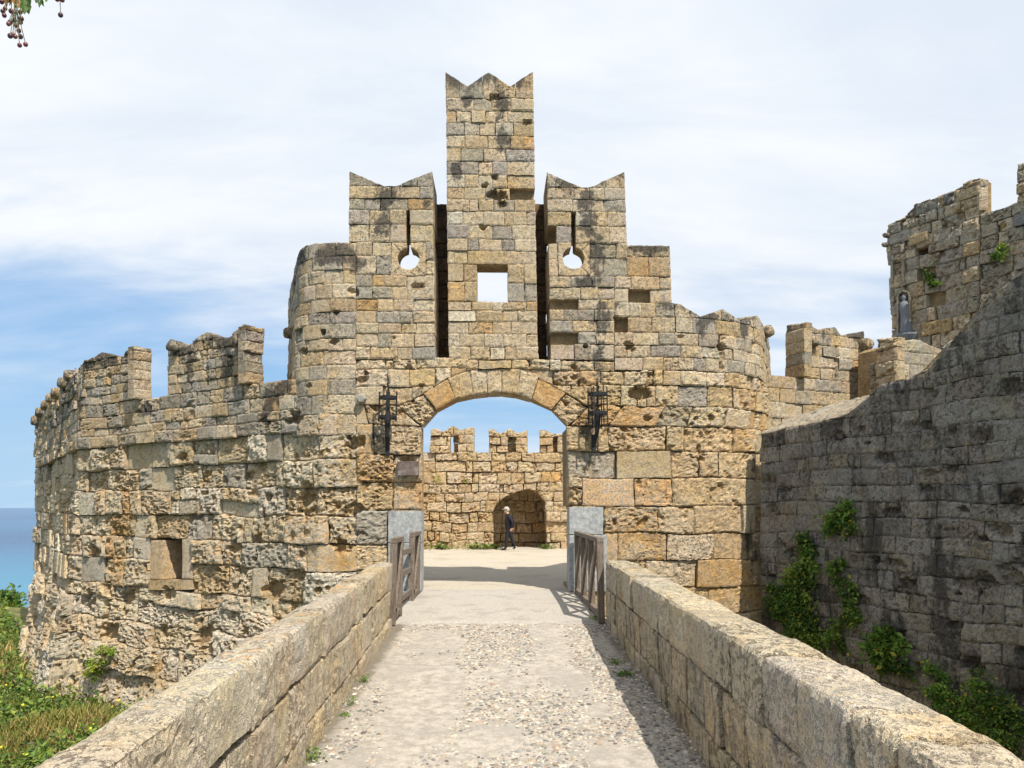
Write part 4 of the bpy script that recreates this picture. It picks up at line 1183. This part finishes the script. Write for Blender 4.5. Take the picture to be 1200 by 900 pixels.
# ================================================================ ground outside, sea
def terrain_z(X, Y):
    z = -3.15 + .28 * fb2(X, Y, .16) + .10 * fb2(X, Y, .7)
    z = z + .5 * sstep(-X, 6, 18) * sstep(Y, 24, 30) * 0
    z = z - 9.5 * sstep(Y, 40, 58) - 9.5 * sstep(-X, 34, 52)
    z = np.where(X > 2, z - 1.0, z)
    return np.maximum(z, -13.0)
grid_sheet('grassy_ground', np.linspace(-70, 30, 140), np.linspace(-4, 75, 120), terrain_z, M_SOIL)
def make_sea():
    m, t, b = mat_new('sea_water', .18); b.inputs['Specular IOR Level'].default_value = .5
    P = pos(t)
    n = t.noise(P, .06, 5, .6, stretch=(1, 3, 1)); n2 = t.noise(P, .9, 4, .6, stretch=(.6, 1.6, 1)); n3 = t.noise(P, .004, 3, .5)
    c = t.mix(t.sm(t.mth('ADD', t.mth('MULTIPLY', n, .3), t.mth('MULTIPLY', n3, .7)), .42, .58), (.010, .045, .125), (.020, .082, .185))
    sep = t.n.new('ShaderNodeSeparateXYZ'); t.l.new(P, sep.inputs[0])
    near = t.sm(sep.outputs['Y'], 320, 90)      # shallow water by the shore
    c = t.mix(t.mth('MULTIPLY', near, .8), c, (.06, .25, .37))
    t.l.new(c, b.inputs['Base Color'])
    bump(t, b, t.mth('ADD', n2, n), .9, .8)
    return m
sx = np.array([-40000, -9000, -2500, -800, -250, 250, 800, 2500, 9000, 40000.])
grid_sheet('sea', sx, np.array([-300, 60, 150, 400, 1000, 3000, 9000, 40000.]), lambda X, Y: np.full(X.shape, -12.0), make_sea())

# ================================================================ plants
def leaves(centres, normals, size, cols, rs, aspect=1.7, fold=.25, droop=.0):
    n = len(centres)
    u = rs.normal(size=(n, 3)); u -= (u * normals).sum(1)[:, None] * normals; u /= np.linalg.norm(u, axis=1)[:, None]
    v = np.cross(normals, u)
    L = (size * aspect)[:, None]; Wd = size[:, None]
    mid = centres + u * L * .45
    V = np.stack([centres, mid + v * Wd * .5 + normals * Wd * fold, centres + u * L - np.array([0, 0, 1]) * L * droop, mid - v * Wd * .5 + normals * Wd * fold], 1).reshape(-1, 3)
    b = (np.arange(n) * 4)[:, None]
    F = np.concatenate([b + np.array([0, 1, 2]), b + np.array([0, 2, 3])])
    tint = np.repeat(np.concatenate([cols, np.ones((n, 1))], 1), 4, 0)
    return V, F, tint

GREENS = np.array([(.06, .125, .018), (.085, .17, .025), (.12, .21, .032), (.042, .09, .016), (.17, .245, .04)])
def wall_bush(blobs, label, seed, dense=1.0, size=.045, name='wall_shrub', group='green shrubs rooted in the dark outer wall', S=None, out=.16, cols=GREENS * .95, yellow=.06):
    """blobs: (px, py, rx_px, ry_px)"""
    S = S or S_D
    rs = np.random.RandomState(seed)
    C, Nn, Sz, Cc = [], [], [], []
    root = None; stems = []
    for px, py, rx, ry in blobs:
        a, z = S.hit(px, py); P, N = S(np.array([a]), np.array([z])); P, N = P[0], N[0]
        k = np.linalg.norm(P - CAM) / F_PX
        tx = np.array([-N[1], N[0], 0]); rx_m, ry_m = rx * k, ry * k
        facing = abs((P - CAM) @ N) / np.linalg.norm(P - CAM); rx_m /= max(facing, .35)
        n = int(1500 * dense * rx_m * ry_m / .25 + 40)
        # a few clumps inside each blob
        nc = max(4, int(n / 70))
        cc = rs.normal(size=(nc, 3)); cc /= np.linalg.norm(cc, axis=1)[:, None]; cc *= rs.rand(nc, 1) ** .4 * np.array([1.0, 1.12, 1.0])
        idx = rs.randint(0, nc, n)
        d = cc[idx] * .85 + rs.normal(size=(n, 3)) * (.10 + .22 * rs.rand(n, 1) ** 2)
        ctr = P + N * out * .6 + tx * (d[:, :1] * rx_m) + np.array([0, 0, 1]) * (d[:, 1:2] * ry_m) + N * (d[:, 2:3] * out)
        nr = rs.normal(size=(n, 3)) * .55 + N * .6 + np.array([0, 0, .7]); nr /= np.linalg.norm(nr, axis=1)[:, None]
        C.append(ctr); Nn.append(nr); Sz.append(size * rs.uniform(.4, 1.5, n))
        ck = cols[rs.randint(0, len(cols), nc)][idx] * rs.uniform(.75, 1.25, (n, 1))
        yl = rs.rand(n) < yellow; ck[yl] = np.array([.30, .28, .04])
        Cc.append(ck)
        if root is None: root = P
        for _ in range(4):
            e = P + tx * rs.uniform(-.6, .6) * rx_m + np.array([0, 0, 1]) * rs.uniform(-.5, .6) * ry_m + N * out
            st_ = MB(); st_.tube([P - N * .1, (P + e) / 2 + N * .05, e], [.014, .010, .005], 5); stems.append(st_)
    V, F, t = leaves(np.concatenate(C), np.concatenate(Nn), np.concatenate(Sz), np.concatenate(Cc), rs)
    T = thing(name, root, label, 'shrub', group)
    world_part('foliage', V, F, M_LEAF, T, attrs=dict(tint=t))
    for st_ in stems: st_.build('stem', M_BARK, T)
    return T
wall_bush([(987, 610, 17, 22), (994, 600, 10, 12)], 'round leafy shrub highest up on the dark wall', 1)
wall_bush([(948, 632, 9, 16), (950, 660, 16, 20), (940, 688, 17, 22), (917, 706, 15, 18), (938, 722, 20, 26), (947, 748, 17, 20)], 'largest trailing mass of ivy on the dark wall beside the gatehouse', 2, 1.25, .04)
wall_bush([(985, 662, 8, 11)], 'tiny tuft between the highest shrub and the shrub trailing below it', 3)
wall_bush([(995, 690, 12, 17), (1000, 715, 13, 18), (983, 744, 9, 18)], 'narrow trailing shrub with yellow tips, next right of the ivy mass', 4, 1.0, .042, yellow=.1)
wall_bush([(1045, 765, 20, 22), (1038, 750, 12, 12)], 'broad-leaved dark shrub alone in the middle of the wall', 5, .9, .06)
wall_bush([(1100, 797, 14, 14), (1115, 815, 18, 18), (1128, 838, 18, 18)], 'bright green fine-leaved cushion hanging down the wall', 6, 1.4, .03, cols=GREENS * 1.25)
wall_bush([(1165, 815, 22, 24), (1168, 850, 28, 28)], 'dense dark green cushion low on the wall, nearest the viewer', 7, 1.4, .03)
wall_bush([(1173, 297, 9, 9)], 'small green shrub growing out of the round tower', 8, .8, .06, S=S_T, group='plants on the round tower')
wall_bush([(1091, 322, 4, 9), (1098, 333, 5, 5)], 'thin dark green creeper beside the tower window', 9, .7, .06, S=S_T, group='plants on the round tower')
wall_bush([(142, 764, 8, 12), (134, 775, 12, 10), (128, 786, 9, 10)], 'olive green weed sprouting from the foot of the bastion', 10, .5, .035, S=S_BAST_LOW, group='weeds on the old masonry', out=.25, cols=GREENS * np.array([1.5, 1.25, .9]))
wall_bush([(12, 708, 16, 12), (4, 718, 14, 12)], 'dark bush at the far foot of the bastion against the sea', 11, .5, .14, name='bush', S=Surf([((-.2, -.98), -36.0)]), group='bushes by the sea', out=1.2)

# rough grass and herbs on the bank
def grass():
    rs = np.random.RandomState(3)
    n = 80000
    px = rs.uniform(-90, 330, n); py = 702 + 260 * rs.rand(n) ** 1.1
    px[:9000] = rs.uniform(-70, 70, 9000); py[:9000] = rs.uniform(698, 745, 9000)
    d = ray(px, py); t = (-3.1 - CAM[2]) / d[:, 2]
    X, Y = d[:, 0] * t, d[:, 1] * t
    ok = (X < -1.9) & (Y < 48) & (Y > 1)
    # keep off the bastion
    f1 = NB1[0] * X + NB1[1] * Y - DB1; f2 = NB2[0] * X + NB2[1] * Y - DB2
    ok &= ~((f1 < .5) & (f2 < np.where(Y > 27, .1, .45)))
    X, Y = X[ok], Y[ok]; n = len(X)
    Z = terrain_z(X[:, None], Y[:, None])[:, 0]
    pn = fbm(np.stack([X * .5, Y * .5, np.zeros(n)], 1), 3); pn2 = fbm(np.stack([X * .22 + 9, Y * .22, np.zeros(n)], 1), 2)
    h = rs.uniform(.12, .36, n) * (1 + .7 * pn) * (1 + .35 * (Y > 22)); w = rs.uniform(.010, .022, n) * (.7 + Y / 22)
    q = rs.rand(n) * 6.28; lean = rs.uniform(.1, .7, n) * h; ld = rs.rand(n) * 6.28
    sx_, sy_ = np.cos(q) * w, np.sin(q) * w
    lx, ly = np.cos(ld) * lean, np.sin(ld) * lean
    z0 = Z - .05
    V = np.stack([np.stack([X - sx_, Y - sy_, z0], 1), np.stack([X + sx_, Y + sy_, z0], 1),
                  np.stack([X + sx_ * .7 + lx * .4, Y + sy_ * .7 + ly * .4, z0 + h * .6], 1), np.stack([X - sx_ * .7 + lx * .4, Y - sy_ * .7 + ly * .4, z0 + h * .6], 1),
                  np.stack([X + lx, Y + ly, z0 + h], 1)], 1).reshape(-1, 3)
    b = (np.arange(n) * 5)[:, None]
    F = np.concatenate([b + np.array([0, 1, 2]), b + np.array([0, 2, 3]), b + np.array([3, 2, 4])])
    green = np.array([.075, .13, .022]); olive = np.array([.165, .165, .04]); straw = np.array([.34, .265, .11]); dk = np.array([.032, .075, .016])
    k = np.clip(pn * 1.1 + .45 + .22 * rs.normal(size=n), 0, 1)[:, None]
    c = np.where(k < .5, dk + (green - dk) * k * 2, green + (olive - green) * (k - .5) * 2)
    s_ = (pn2 + .30 * rs.normal(size=n) > .16)[:, None]
    c = np.where(s_, straw * rs.uniform(.7, 1.1, (n, 1)), c) * rs.uniform(.8, 1.25, (n, 1))
    o = world_part('grass', V, F, M_GRASS, None, attrs=dict(tint=np.repeat(np.concatenate([c, np.ones((n, 1))], 1), 5, 0)))
    tag(o, 'rough green and straw grass on the bank below the bastion', 'grass', kind='stuff')
    # broad-leaved herbs
    m = 11000
    i = rs.randint(0, n, m)
    keep = (pn[i] < .15) | (rs.rand(m) < .25)
    i = i[keep]; m = len(i)
    C = np.stack([X[i] + rs.normal(size=m) * .1, Y[i] + rs.normal(size=m) * .1, Z[i] + rs.uniform(.1, .42, m) * (1 - .3 * pn[i])], 1)
    nr = rs.normal(size=(m, 3)) * .5 + np.array([.1, -.3, .9]); nr /= np.linalg.norm(nr, axis=1)[:, None]
    cc = GREENS[rs.randint(0, 5, m)] * rs.uniform(.5, 1.25, (m, 1)) * np.array([1.15, 1.0, 1])
    V, F, t = leaves(C, nr, rs.uniform(.03, .075, m) * (.7 + Y[i] / 28), cc, rs)
    o = world_part('undergrowth', V, F, M_LEAF, None, attrs=dict(tint=t))
    tag(o, 'leafy green herbs and low weeds among the grass', 'weeds', kind='stuff')
    m = 60
    i = rs.randint(0, n, m)
    C = np.stack([X[i], Y[i], Z[i] + rs.uniform(.35, .6, m)], 1)
    nr = rs.normal(size=(m, 3)) * .3 + np.array([0, -.4, .8]); nr /= np.linalg.norm(nr, axis=1)[:, None]
    V, F, t = leaves(C, nr, rs.uniform(.04, .08, m), np.tile(np.array([.65, .5, .03]), (m, 1)), rs, 1.1)
    o = world_part('flowers', V, F, M_LEAF, None, attrs=dict(tint=t)); tag(o, 'tiny yellow flowers scattered in the grass', 'flowers', kind='stuff')
grass()

def tuft(x, y, z, r, h, n, seed, label, group, cols=GREENS):
    rs = np.random.RandomState(seed)
    C = np.stack([x + rs.normal(size=n) * r * .5, y + rs.normal(size=n) * r * .6, z + rs.rand(n) ** 1.4 * h], 1)
    nr = rs.normal(size=(n, 3)) * .6 + np.array([0, -.2, .8]); nr /= np.linalg.norm(nr, axis=1)[:, None]
    V, F, t = leaves(C, nr, rs.uniform(.4, 1.1, n) * max(r * .22, .012), cols[rs.randint(0, len(cols), n)] * rs.uniform(.8, 1.3, (n, 1)), rs)
    o = world_part('weed', V, F, M_LEAF, None, attrs=dict(tint=t)); return tag(o, label, 'weed', group)
GR = 'weeds along the foot of the parapets'
for k, (px, py, r, h, lab) in enumerate(((412, 824, .05, .07, 'small green weed at the foot of the lichened parapet, nearer of the close pair'), (427, 797, .06, .05, 'small green weed at the foot of the lichened parapet, farther of the close pair'),
        (366, 890, .09, .09, 'weed tuft in the corner of lichened parapet and road, nearest the viewer'), (404, 838, .05, .03, 'flat bit of moss just below the close pair of weeds'))):
    zz_ = -.2; P = at_Z(px, py, zz_); P = at_Z(px, py, float(road_z(P[1]))); tuft(P[0], P[1], P[2] - .01, r, h, 130, 20 + k, lab, GR)
for k, (px, py, r) in enumerate(((733, 790, .10), (722, 776, .08), (700, 724, .10))):
    P = at_Z(px, py, -.15); P = at_Z(px, py, float(road_z(P[1])))
    tuft(P[0], P[1], P[2] - .01, r, .035, 150, 30 + k, ('low moss patch in the shade on the road, nearest the viewer', 'low moss patch in the shade on the road, middle of three', 'low weeds at the end post of the zigzag railing')[k], GR)
for k, (px, py, r) in enumerate(((517, 639, .55), (562, 640, .6), (578, 641, .35), (640, 642, .35))):
    P = at_Y(px, py + 3, 32.75)
    tuft(P[0], P[1], 0, r, .17, 150, 40 + k, ('green weed tuft at the wall foot near the left gate pier', 'widest green weed tuft, just left of the walking person', 'little weed tuft touching the left edge of the arched recess', 'little weed tuft at the right edge of the arched recess')[k], 'weeds at the foot of the courtyard wall', GREENS * np.array([1.0, .8, .9]))
for k, (px, py) in enumerate(((513, 562), (546, 563))):
    P = at_Y(px, py, 32.9); tuft(P[0], P[1], P[2] - .12, .22, .3, 80, 50 + k, ('dry weed growing in the courtyard wall below the first merlon', 'dry weed growing in the courtyard wall between the two merlons')[k], 'weeds in the courtyard wall', GREENS * np.array([1.9, 1.3, 1]))

# ================================================================ berry tree, only a branch tip in view
def berry_tree():
    rs = np.random.RandomState(12)
    T = thing('berry_tree', (-4.6, .6, -3.1), 'berry tree with a twig of dark berries and leaves hanging in the sky', 'tree')
    D0 = 2.6
    p = lambda x, y, d=D0: at_Y(x, y, d)
    mb = MB(); mb.tube([(-4.6, .6, -3.3), (-4.5, .7, -1), (-4.3, .9, 1.2), (-4.1, 1.2, 2.8)], [.2, .16, .13, .09], 9); mb.build('trunk', M_BARK, T, True)
    hub = p(18, -45)
    mb = MB(); mb.tube([(-4.1, 1.2, 2.7), (-3.4, 1.7, 3.9), (-2.6, 2.3, 4.0), tuple(hub)], [.08, .05, .025, .008], 7)
    mb.tube([(-3.4, 1.7, 3.9), (-3.9, .8, 5.0)], [.045, .015], 6); mb.tube([(-4.1, 1.2, 2.7), (-5.0, 1.5, 4.2)], [.06, .02], 6)
    mb.tube([(-2.6, 2.3, 4.0), tuple(p(78, -55))], [.02, .007], 6)
    mb.build('limb', M_BARK, T, True)
    bs = [(2, 2), (6, 10), (3, 13), (5, 18), (13, 13), (17, 15), (24, 14), (10, 28), (12, 26), (17, 24), (19, 30), (24, 26), (25, 22), (22, 36), (12, 42), (15, 41), (18, 43), (24, 43), (23, 53), (30, 52), (71, 17.5), (67, -1), (73, 0), (20, 5), (9, 0)]
    ico = []
    stalk = MB()
    M_BERRY = make_tint_mat('berry', .4, 0, .5, 60.)
    for k, (x, y) in enumerate(bs):
        P = p(x, y, D0 + rs.uniform(-.05, .05)); r = rs.uniform(.0078, .0095)
        V, F = [], []
        for j in range(6):
            ph = math.pi * j / 5
            for i in range(8): V.append(P + r * np.array([math.sin(ph) * math.cos(i * math.pi / 4), math.sin(ph) * math.sin(i * math.pi / 4), math.cos(ph) * 1.1]))
        for j in range(5):
            for i in range(8): F.append((j * 8 + i, j * 8 + (i + 1) % 8, (j + 1) * 8 + (i + 1) % 8, (j + 1) * 8 + i))
        c = np.array([(.085, .016, .018), (.13, .035, .028), (.045, .014, .03)][k % 3])
        world_part('berry', np.array(V), np.array(F), M_BERRY, T, attrs=dict(tint=np.tile(np.append(c, 1), (len(V), 1))), smooth=True)
        top = p(71, -30) if x > 60 else p(18 + (x - 15) * .3, min(y - 14, 12) if y > 25 else -20)
        stalk.tube([tuple(P), tuple((P + top) / 2 + np.array([rs.uniform(-.004, .004), 0, 0])), tuple(top)], .0014, 5)
    for a_, b_ in (((18, -45), (17, 12)), ((78, -55), (71, -30)), ((18, -45), (20, 12))):
        stalk.tube([tuple(p(*a_)), tuple(p(*b_))], .0025, 5)
    stalk.build('stalk', make_noise_mat('green_stalk', (.10, .11, .04), (.17, .16, .07), 40.), T)
    # leaflets hanging from the twigs
    spots = [(24, -6, 20), (27, -4, 24), (30, -2, 25), (31, -8, 22), (33, -14, 20), (21, -10, 18), (26, -14, 20), (41, -10, 16), (44, -6, 12), (46, -9, 18), (49, -4, 13), (51, -3, 16), (53, -6, 13), (38, -12, 14), (47, -12, 18),
             (8, -8, 15), (13, -6, 14), (18, -8, 17), (22, -4, 19), (26, -1, 16), (4, -12, 14), (16, -14, 18), (60, -24, 18), (35, -24, 20), (10, -26, 22), (28, -28, 24)]
    n = len(spots)
    k_ = D0 / 911.0
    C, U, Lz = [], [], []
    for x, y, L_ in spots:
        C.append(p(x, y, D0 + rs.uniform(-.06, .06))); U.append((rs.uniform(-.35, .35), rs.uniform(-.3, .3), -1)); Lz.append(L_ * k_)
    C, U, Lz = np.array(C), np.array(U), np.array(Lz); U /= np.linalg.norm(U, axis=1)[:, None]
    nr = np.cross(U, rs.normal(size=(n, 3)) * .4 + np.array([1, 0, 0])); nr /= np.linalg.norm(nr, axis=1)[:, None]
    cols = GREENS[rs.randint(0, 3, n)] * .75
    for i_ in (15, 16, 17, 18, 19, 20): cols[i_] = np.array([.20, .10, .025]) * rs.uniform(.7, 1.2)
    sd = np.cross(nr, U); Wd = Lz[:, None] * .22
    prof = ((0, 0), (.25, .8), (.42, .62), (.58, 1.0), (.8, .55), (1.0, 0))
    V = []; F = []
    for i_ in range(n):
        b0 = len(V)
        V += [C[i_] + U[i_] * Lz[i_] * a_ for a_, w_ in prof]
        V += [C[i_] + U[i_] * Lz[i_] * a_ + sd[i_] * Wd[i_] * w_ + nr[i_] * .003 for a_, w_ in prof[1:-1]]
        V += [C[i_] + U[i_] * Lz[i_] * a_ - sd[i_] * Wd[i_] * w_ + nr[i_] * .003 for a_, w_ in prof[1:-1]]
        for o_ in (6, 10):
            F += [(b0, b0 + 1, b0 + o_)] + [t_ for j_ in range(3) for t_ in ((b0 + 1 + j_, b0 + 2 + j_, b0 + o_ + j_ + 1), (b0 + 1 + j_, b0 + o_ + j_ + 1, b0 + o_ + j_))] + [(b0 + 4, b0 + 5, b0 + o_ + 3)]
    V, F = np.array(V), np.array(F); t = np.repeat(np.concatenate([cols, np.ones((n, 1))], 1), 14, 0)
    # a sparse crown out of frame
    m = 900
    C = np.array([-3.9, .9, 4.7]) + rs.normal(size=(m, 3)) * np.array([.8, .6, .45]); nr = rs.normal(size=(m, 3)); nr /= np.linalg.norm(nr, axis=1)[:, None]
    px_, py_ = project(C); ok = (C[:, 1] < .3) | (px_ < -40) | (py_ < -60); C, nr = C[ok], nr[ok]
    V2, F2, t2 = leaves(C, nr, rs.uniform(.02, .04, len(C)), GREENS[rs.randint(0, 5, len(C))], rs, 2.2)
    world_part('foliage', np.concatenate([V, V2]), np.concatenate([F, F2 + len(V)]), M_LEAF, T, attrs=dict(tint=np.concatenate([t, t2])))
berry_tree()

# ================================================================ the walking person
def person():
    X0 = A_of(596.5) * 31.8
    T = thing('person', (X0, 31.8, 0), 'person in dark jacket, dark trousers and pale cap walking left past the arched recess', 'person')
    # x forward is -X; joints in local metres (x, y, z), radius
    J = {}
    E = []
    def j(n, p_, r, parent=None):
        J[n] = (p_, r)
        if parent: E.append((parent, n))
    j('pelvis', (0, 0, .92), .20)
    j('belly', (.0, 0, 1.06), .225, 'pelvis'); j('chest', (-.03, 0, 1.26), .225, 'belly'); j('neckb', (-.05, 0, 1.43), .09, 'chest'); j('neck', (-.07, 0, 1.49), .055, 'neckb')
    j('head1', (-.09, 0, 1.56), .085, 'neck'); j('head2', (-.10, 0, 1.64), .092, 'head1'); j('crown', (-.09, 0, 1.70), .06, 'head2')
    j('nose', (-.185, 0, 1.585), .022, 'head1')
    for sd, nm, kn, an, to, el, wr in ((-1, 'L', (-.10, -.10, .50), (-.12, -.10, .10), (-.29, -.10, .045), (.15, -.27, 1.12), (.10, -.25, .90)),
                                       (1, 'R', (.10, .10, .50), (.26, .10, .13), (.13, .11, .045), (.20, .26, 1.12), (.17, .22, .92))):
        j('hip' + nm, (0, sd * .09,   .84), .125, 'pelvis'); j('knee' + nm, kn, .085, 'hip' + nm); j('ankle' + nm, an, .06, 'knee' + nm)
        j('ball' + nm, ((an[0] + to[0]) / 2, to[1], .055), .045, 'ankle' + nm); j('toe' + nm, to, .035, 'ball' + nm)
        j('sh' + nm, (-.03, sd * .19, 1.37), .09, 'chest'); j('elb' + nm, el, .07, 'sh' + nm); j('wri' + nm, wr, .038, 'elb' + nm)
        pm = (wr[0] - .02, wr[1], wr[2] - .07); j('palm' + nm, pm, .032, 'wri' + nm)
        for f, (dx, dy, ln) in enumerate(((-.030, 0, .075), (-.010, 0, .085), (.010, 0, .08), (.028, 0, .065))):
            j(f'f{f}a' + nm, (pm[0] + dx, pm[1] + dy, pm[2] - ln * .55), .009, 'palm' + nm); j(f'f{f}b' + nm, (pm[0] + dx - .012, pm[1] + dy, pm[2] - ln), .008, f'f{f}a' + nm)
        j('th' + nm, (pm[0] - .05, pm[1], pm[2] - .015), .010, 'palm' + nm)
    names = list(J); idx = {n: i for i, n in enumerate(names)}
    me = bpy.data.meshes.new('body_skeleton')
    me.from_pydata([J[n][0] for n in names], [(idx[a], idx[b2]) for a, b2 in E], [])
    o = bpy.data.objects.new('body_skeleton', me); COL.objects.link(o)
    md = o.modifiers.new('skin', 'SKIN'); sb = o.modifiers.new('sub', 'SUBSURF'); sb.levels = sb.render_levels = 1
    for n in names:
        v = me.skin_vertices[0].data[idx[n]]; r = J[n][1]; v.radius = (r, r); v.use_root = (n == 'pelvis')
    dg = bpy.context.evaluated_depsgraph_get()
    bm_ = bpy.data.meshes.new_from_object(o.evaluated_get(dg))
    bpy.data.objects.remove(o)
    def flat(name, c, r=.8):
        m, t, b = mat_new(name, r); n = t.noise(pos(t), 40, 3, .6)
        t.l.new(t.mix(t.sm(n, .3, .7), c, tuple(min(1, k * 1.4) for k in c)), b.inputs['Base Color']); return m
    mats = [flat('jacket_cloth', (.012, .012, .018)), flat('trouser_cloth', (.014, .016, .018)), flat('skin', (.45, .27, .19), .6), flat('shoe', (.02, .02, .02))]
    for m in mats: bm_.materials.append(m)
    for pl in bm_.polygons:
        c = pl.center
        k = 2 if c.z > 1.47 else 0
        if c.z < .88: k = 1
        if c.z < .12: k = 3
        if c.z < .93 and c.z > .62 and abs(c.y) > .19: k = 2 if c.z < .87 else 0
        pl.material_index = k; pl.use_smooth = True
    body = bpy.data.objects.new('body', bm_); COL.objects.link(body); body.parent = T
    # cap, beard and shoe soles
    def lathe(name, c, prof, mat, sc=(1, 1)):
        mb = MB(); mb.tube([(c[0], c[1], z) for z, _ in prof], [r for _, r in prof], 12)
        V = np.array(mb.V); V[:, 0] = c[0] + (V[:, 0] - c[0]) * sc[0]; V[:, 1] = c[1] + (V[:, 1] - c[1]) * sc[1]
        V += np.array(T.location); o = world_part(name, V, mb.F, mat, T, smooth=True); return o
    capm = flat('cap_cloth', (.36, .32, .30))
    lathe('cap', (-.10, 0, 0), [(1.63, .104), (1.66, .106), (1.70, .092), (1.735, .055), (1.745, .01)], capm, (1.1, .95))
    mb = MB(); loc = np.array(T.location)
    mb.box(tuple(loc + np.array([-.225, 0, 1.645])), (.10, .15, .016)); mb.build('cap_peak', capm, T)
    hair = flat('grey_hair', (.30, .26, .235))
    lathe('hair', (-.065, 0, 0), [(1.53, .05), (1.56, .088), (1.60, .097), (1.635, .098)], hair, (.95, .98))
    lathe('beard', (-.155, 0, 0), [(1.49, .012), (1.515, .042), (1.55, .048), (1.565, .03)], hair, (.9, 1.1))
    sole = flat('shoe_sole', (.7, .7, .68))
    mb = MB(); mb.bar(tuple(loc + np.array([.30, .10, .15])), tuple(loc + np.array([.12, .11, .012])), .07, .02); mb.build('shoe_sole', sole, T)
    mb = MB(); mb.bar(tuple(loc + np.array([-.10, -.10, .012])), tuple(loc + np.array([-.32, -.10, .012])), .07, .02); mb.build('shoe_sole', mats[3], T)
person()

finish_stones()
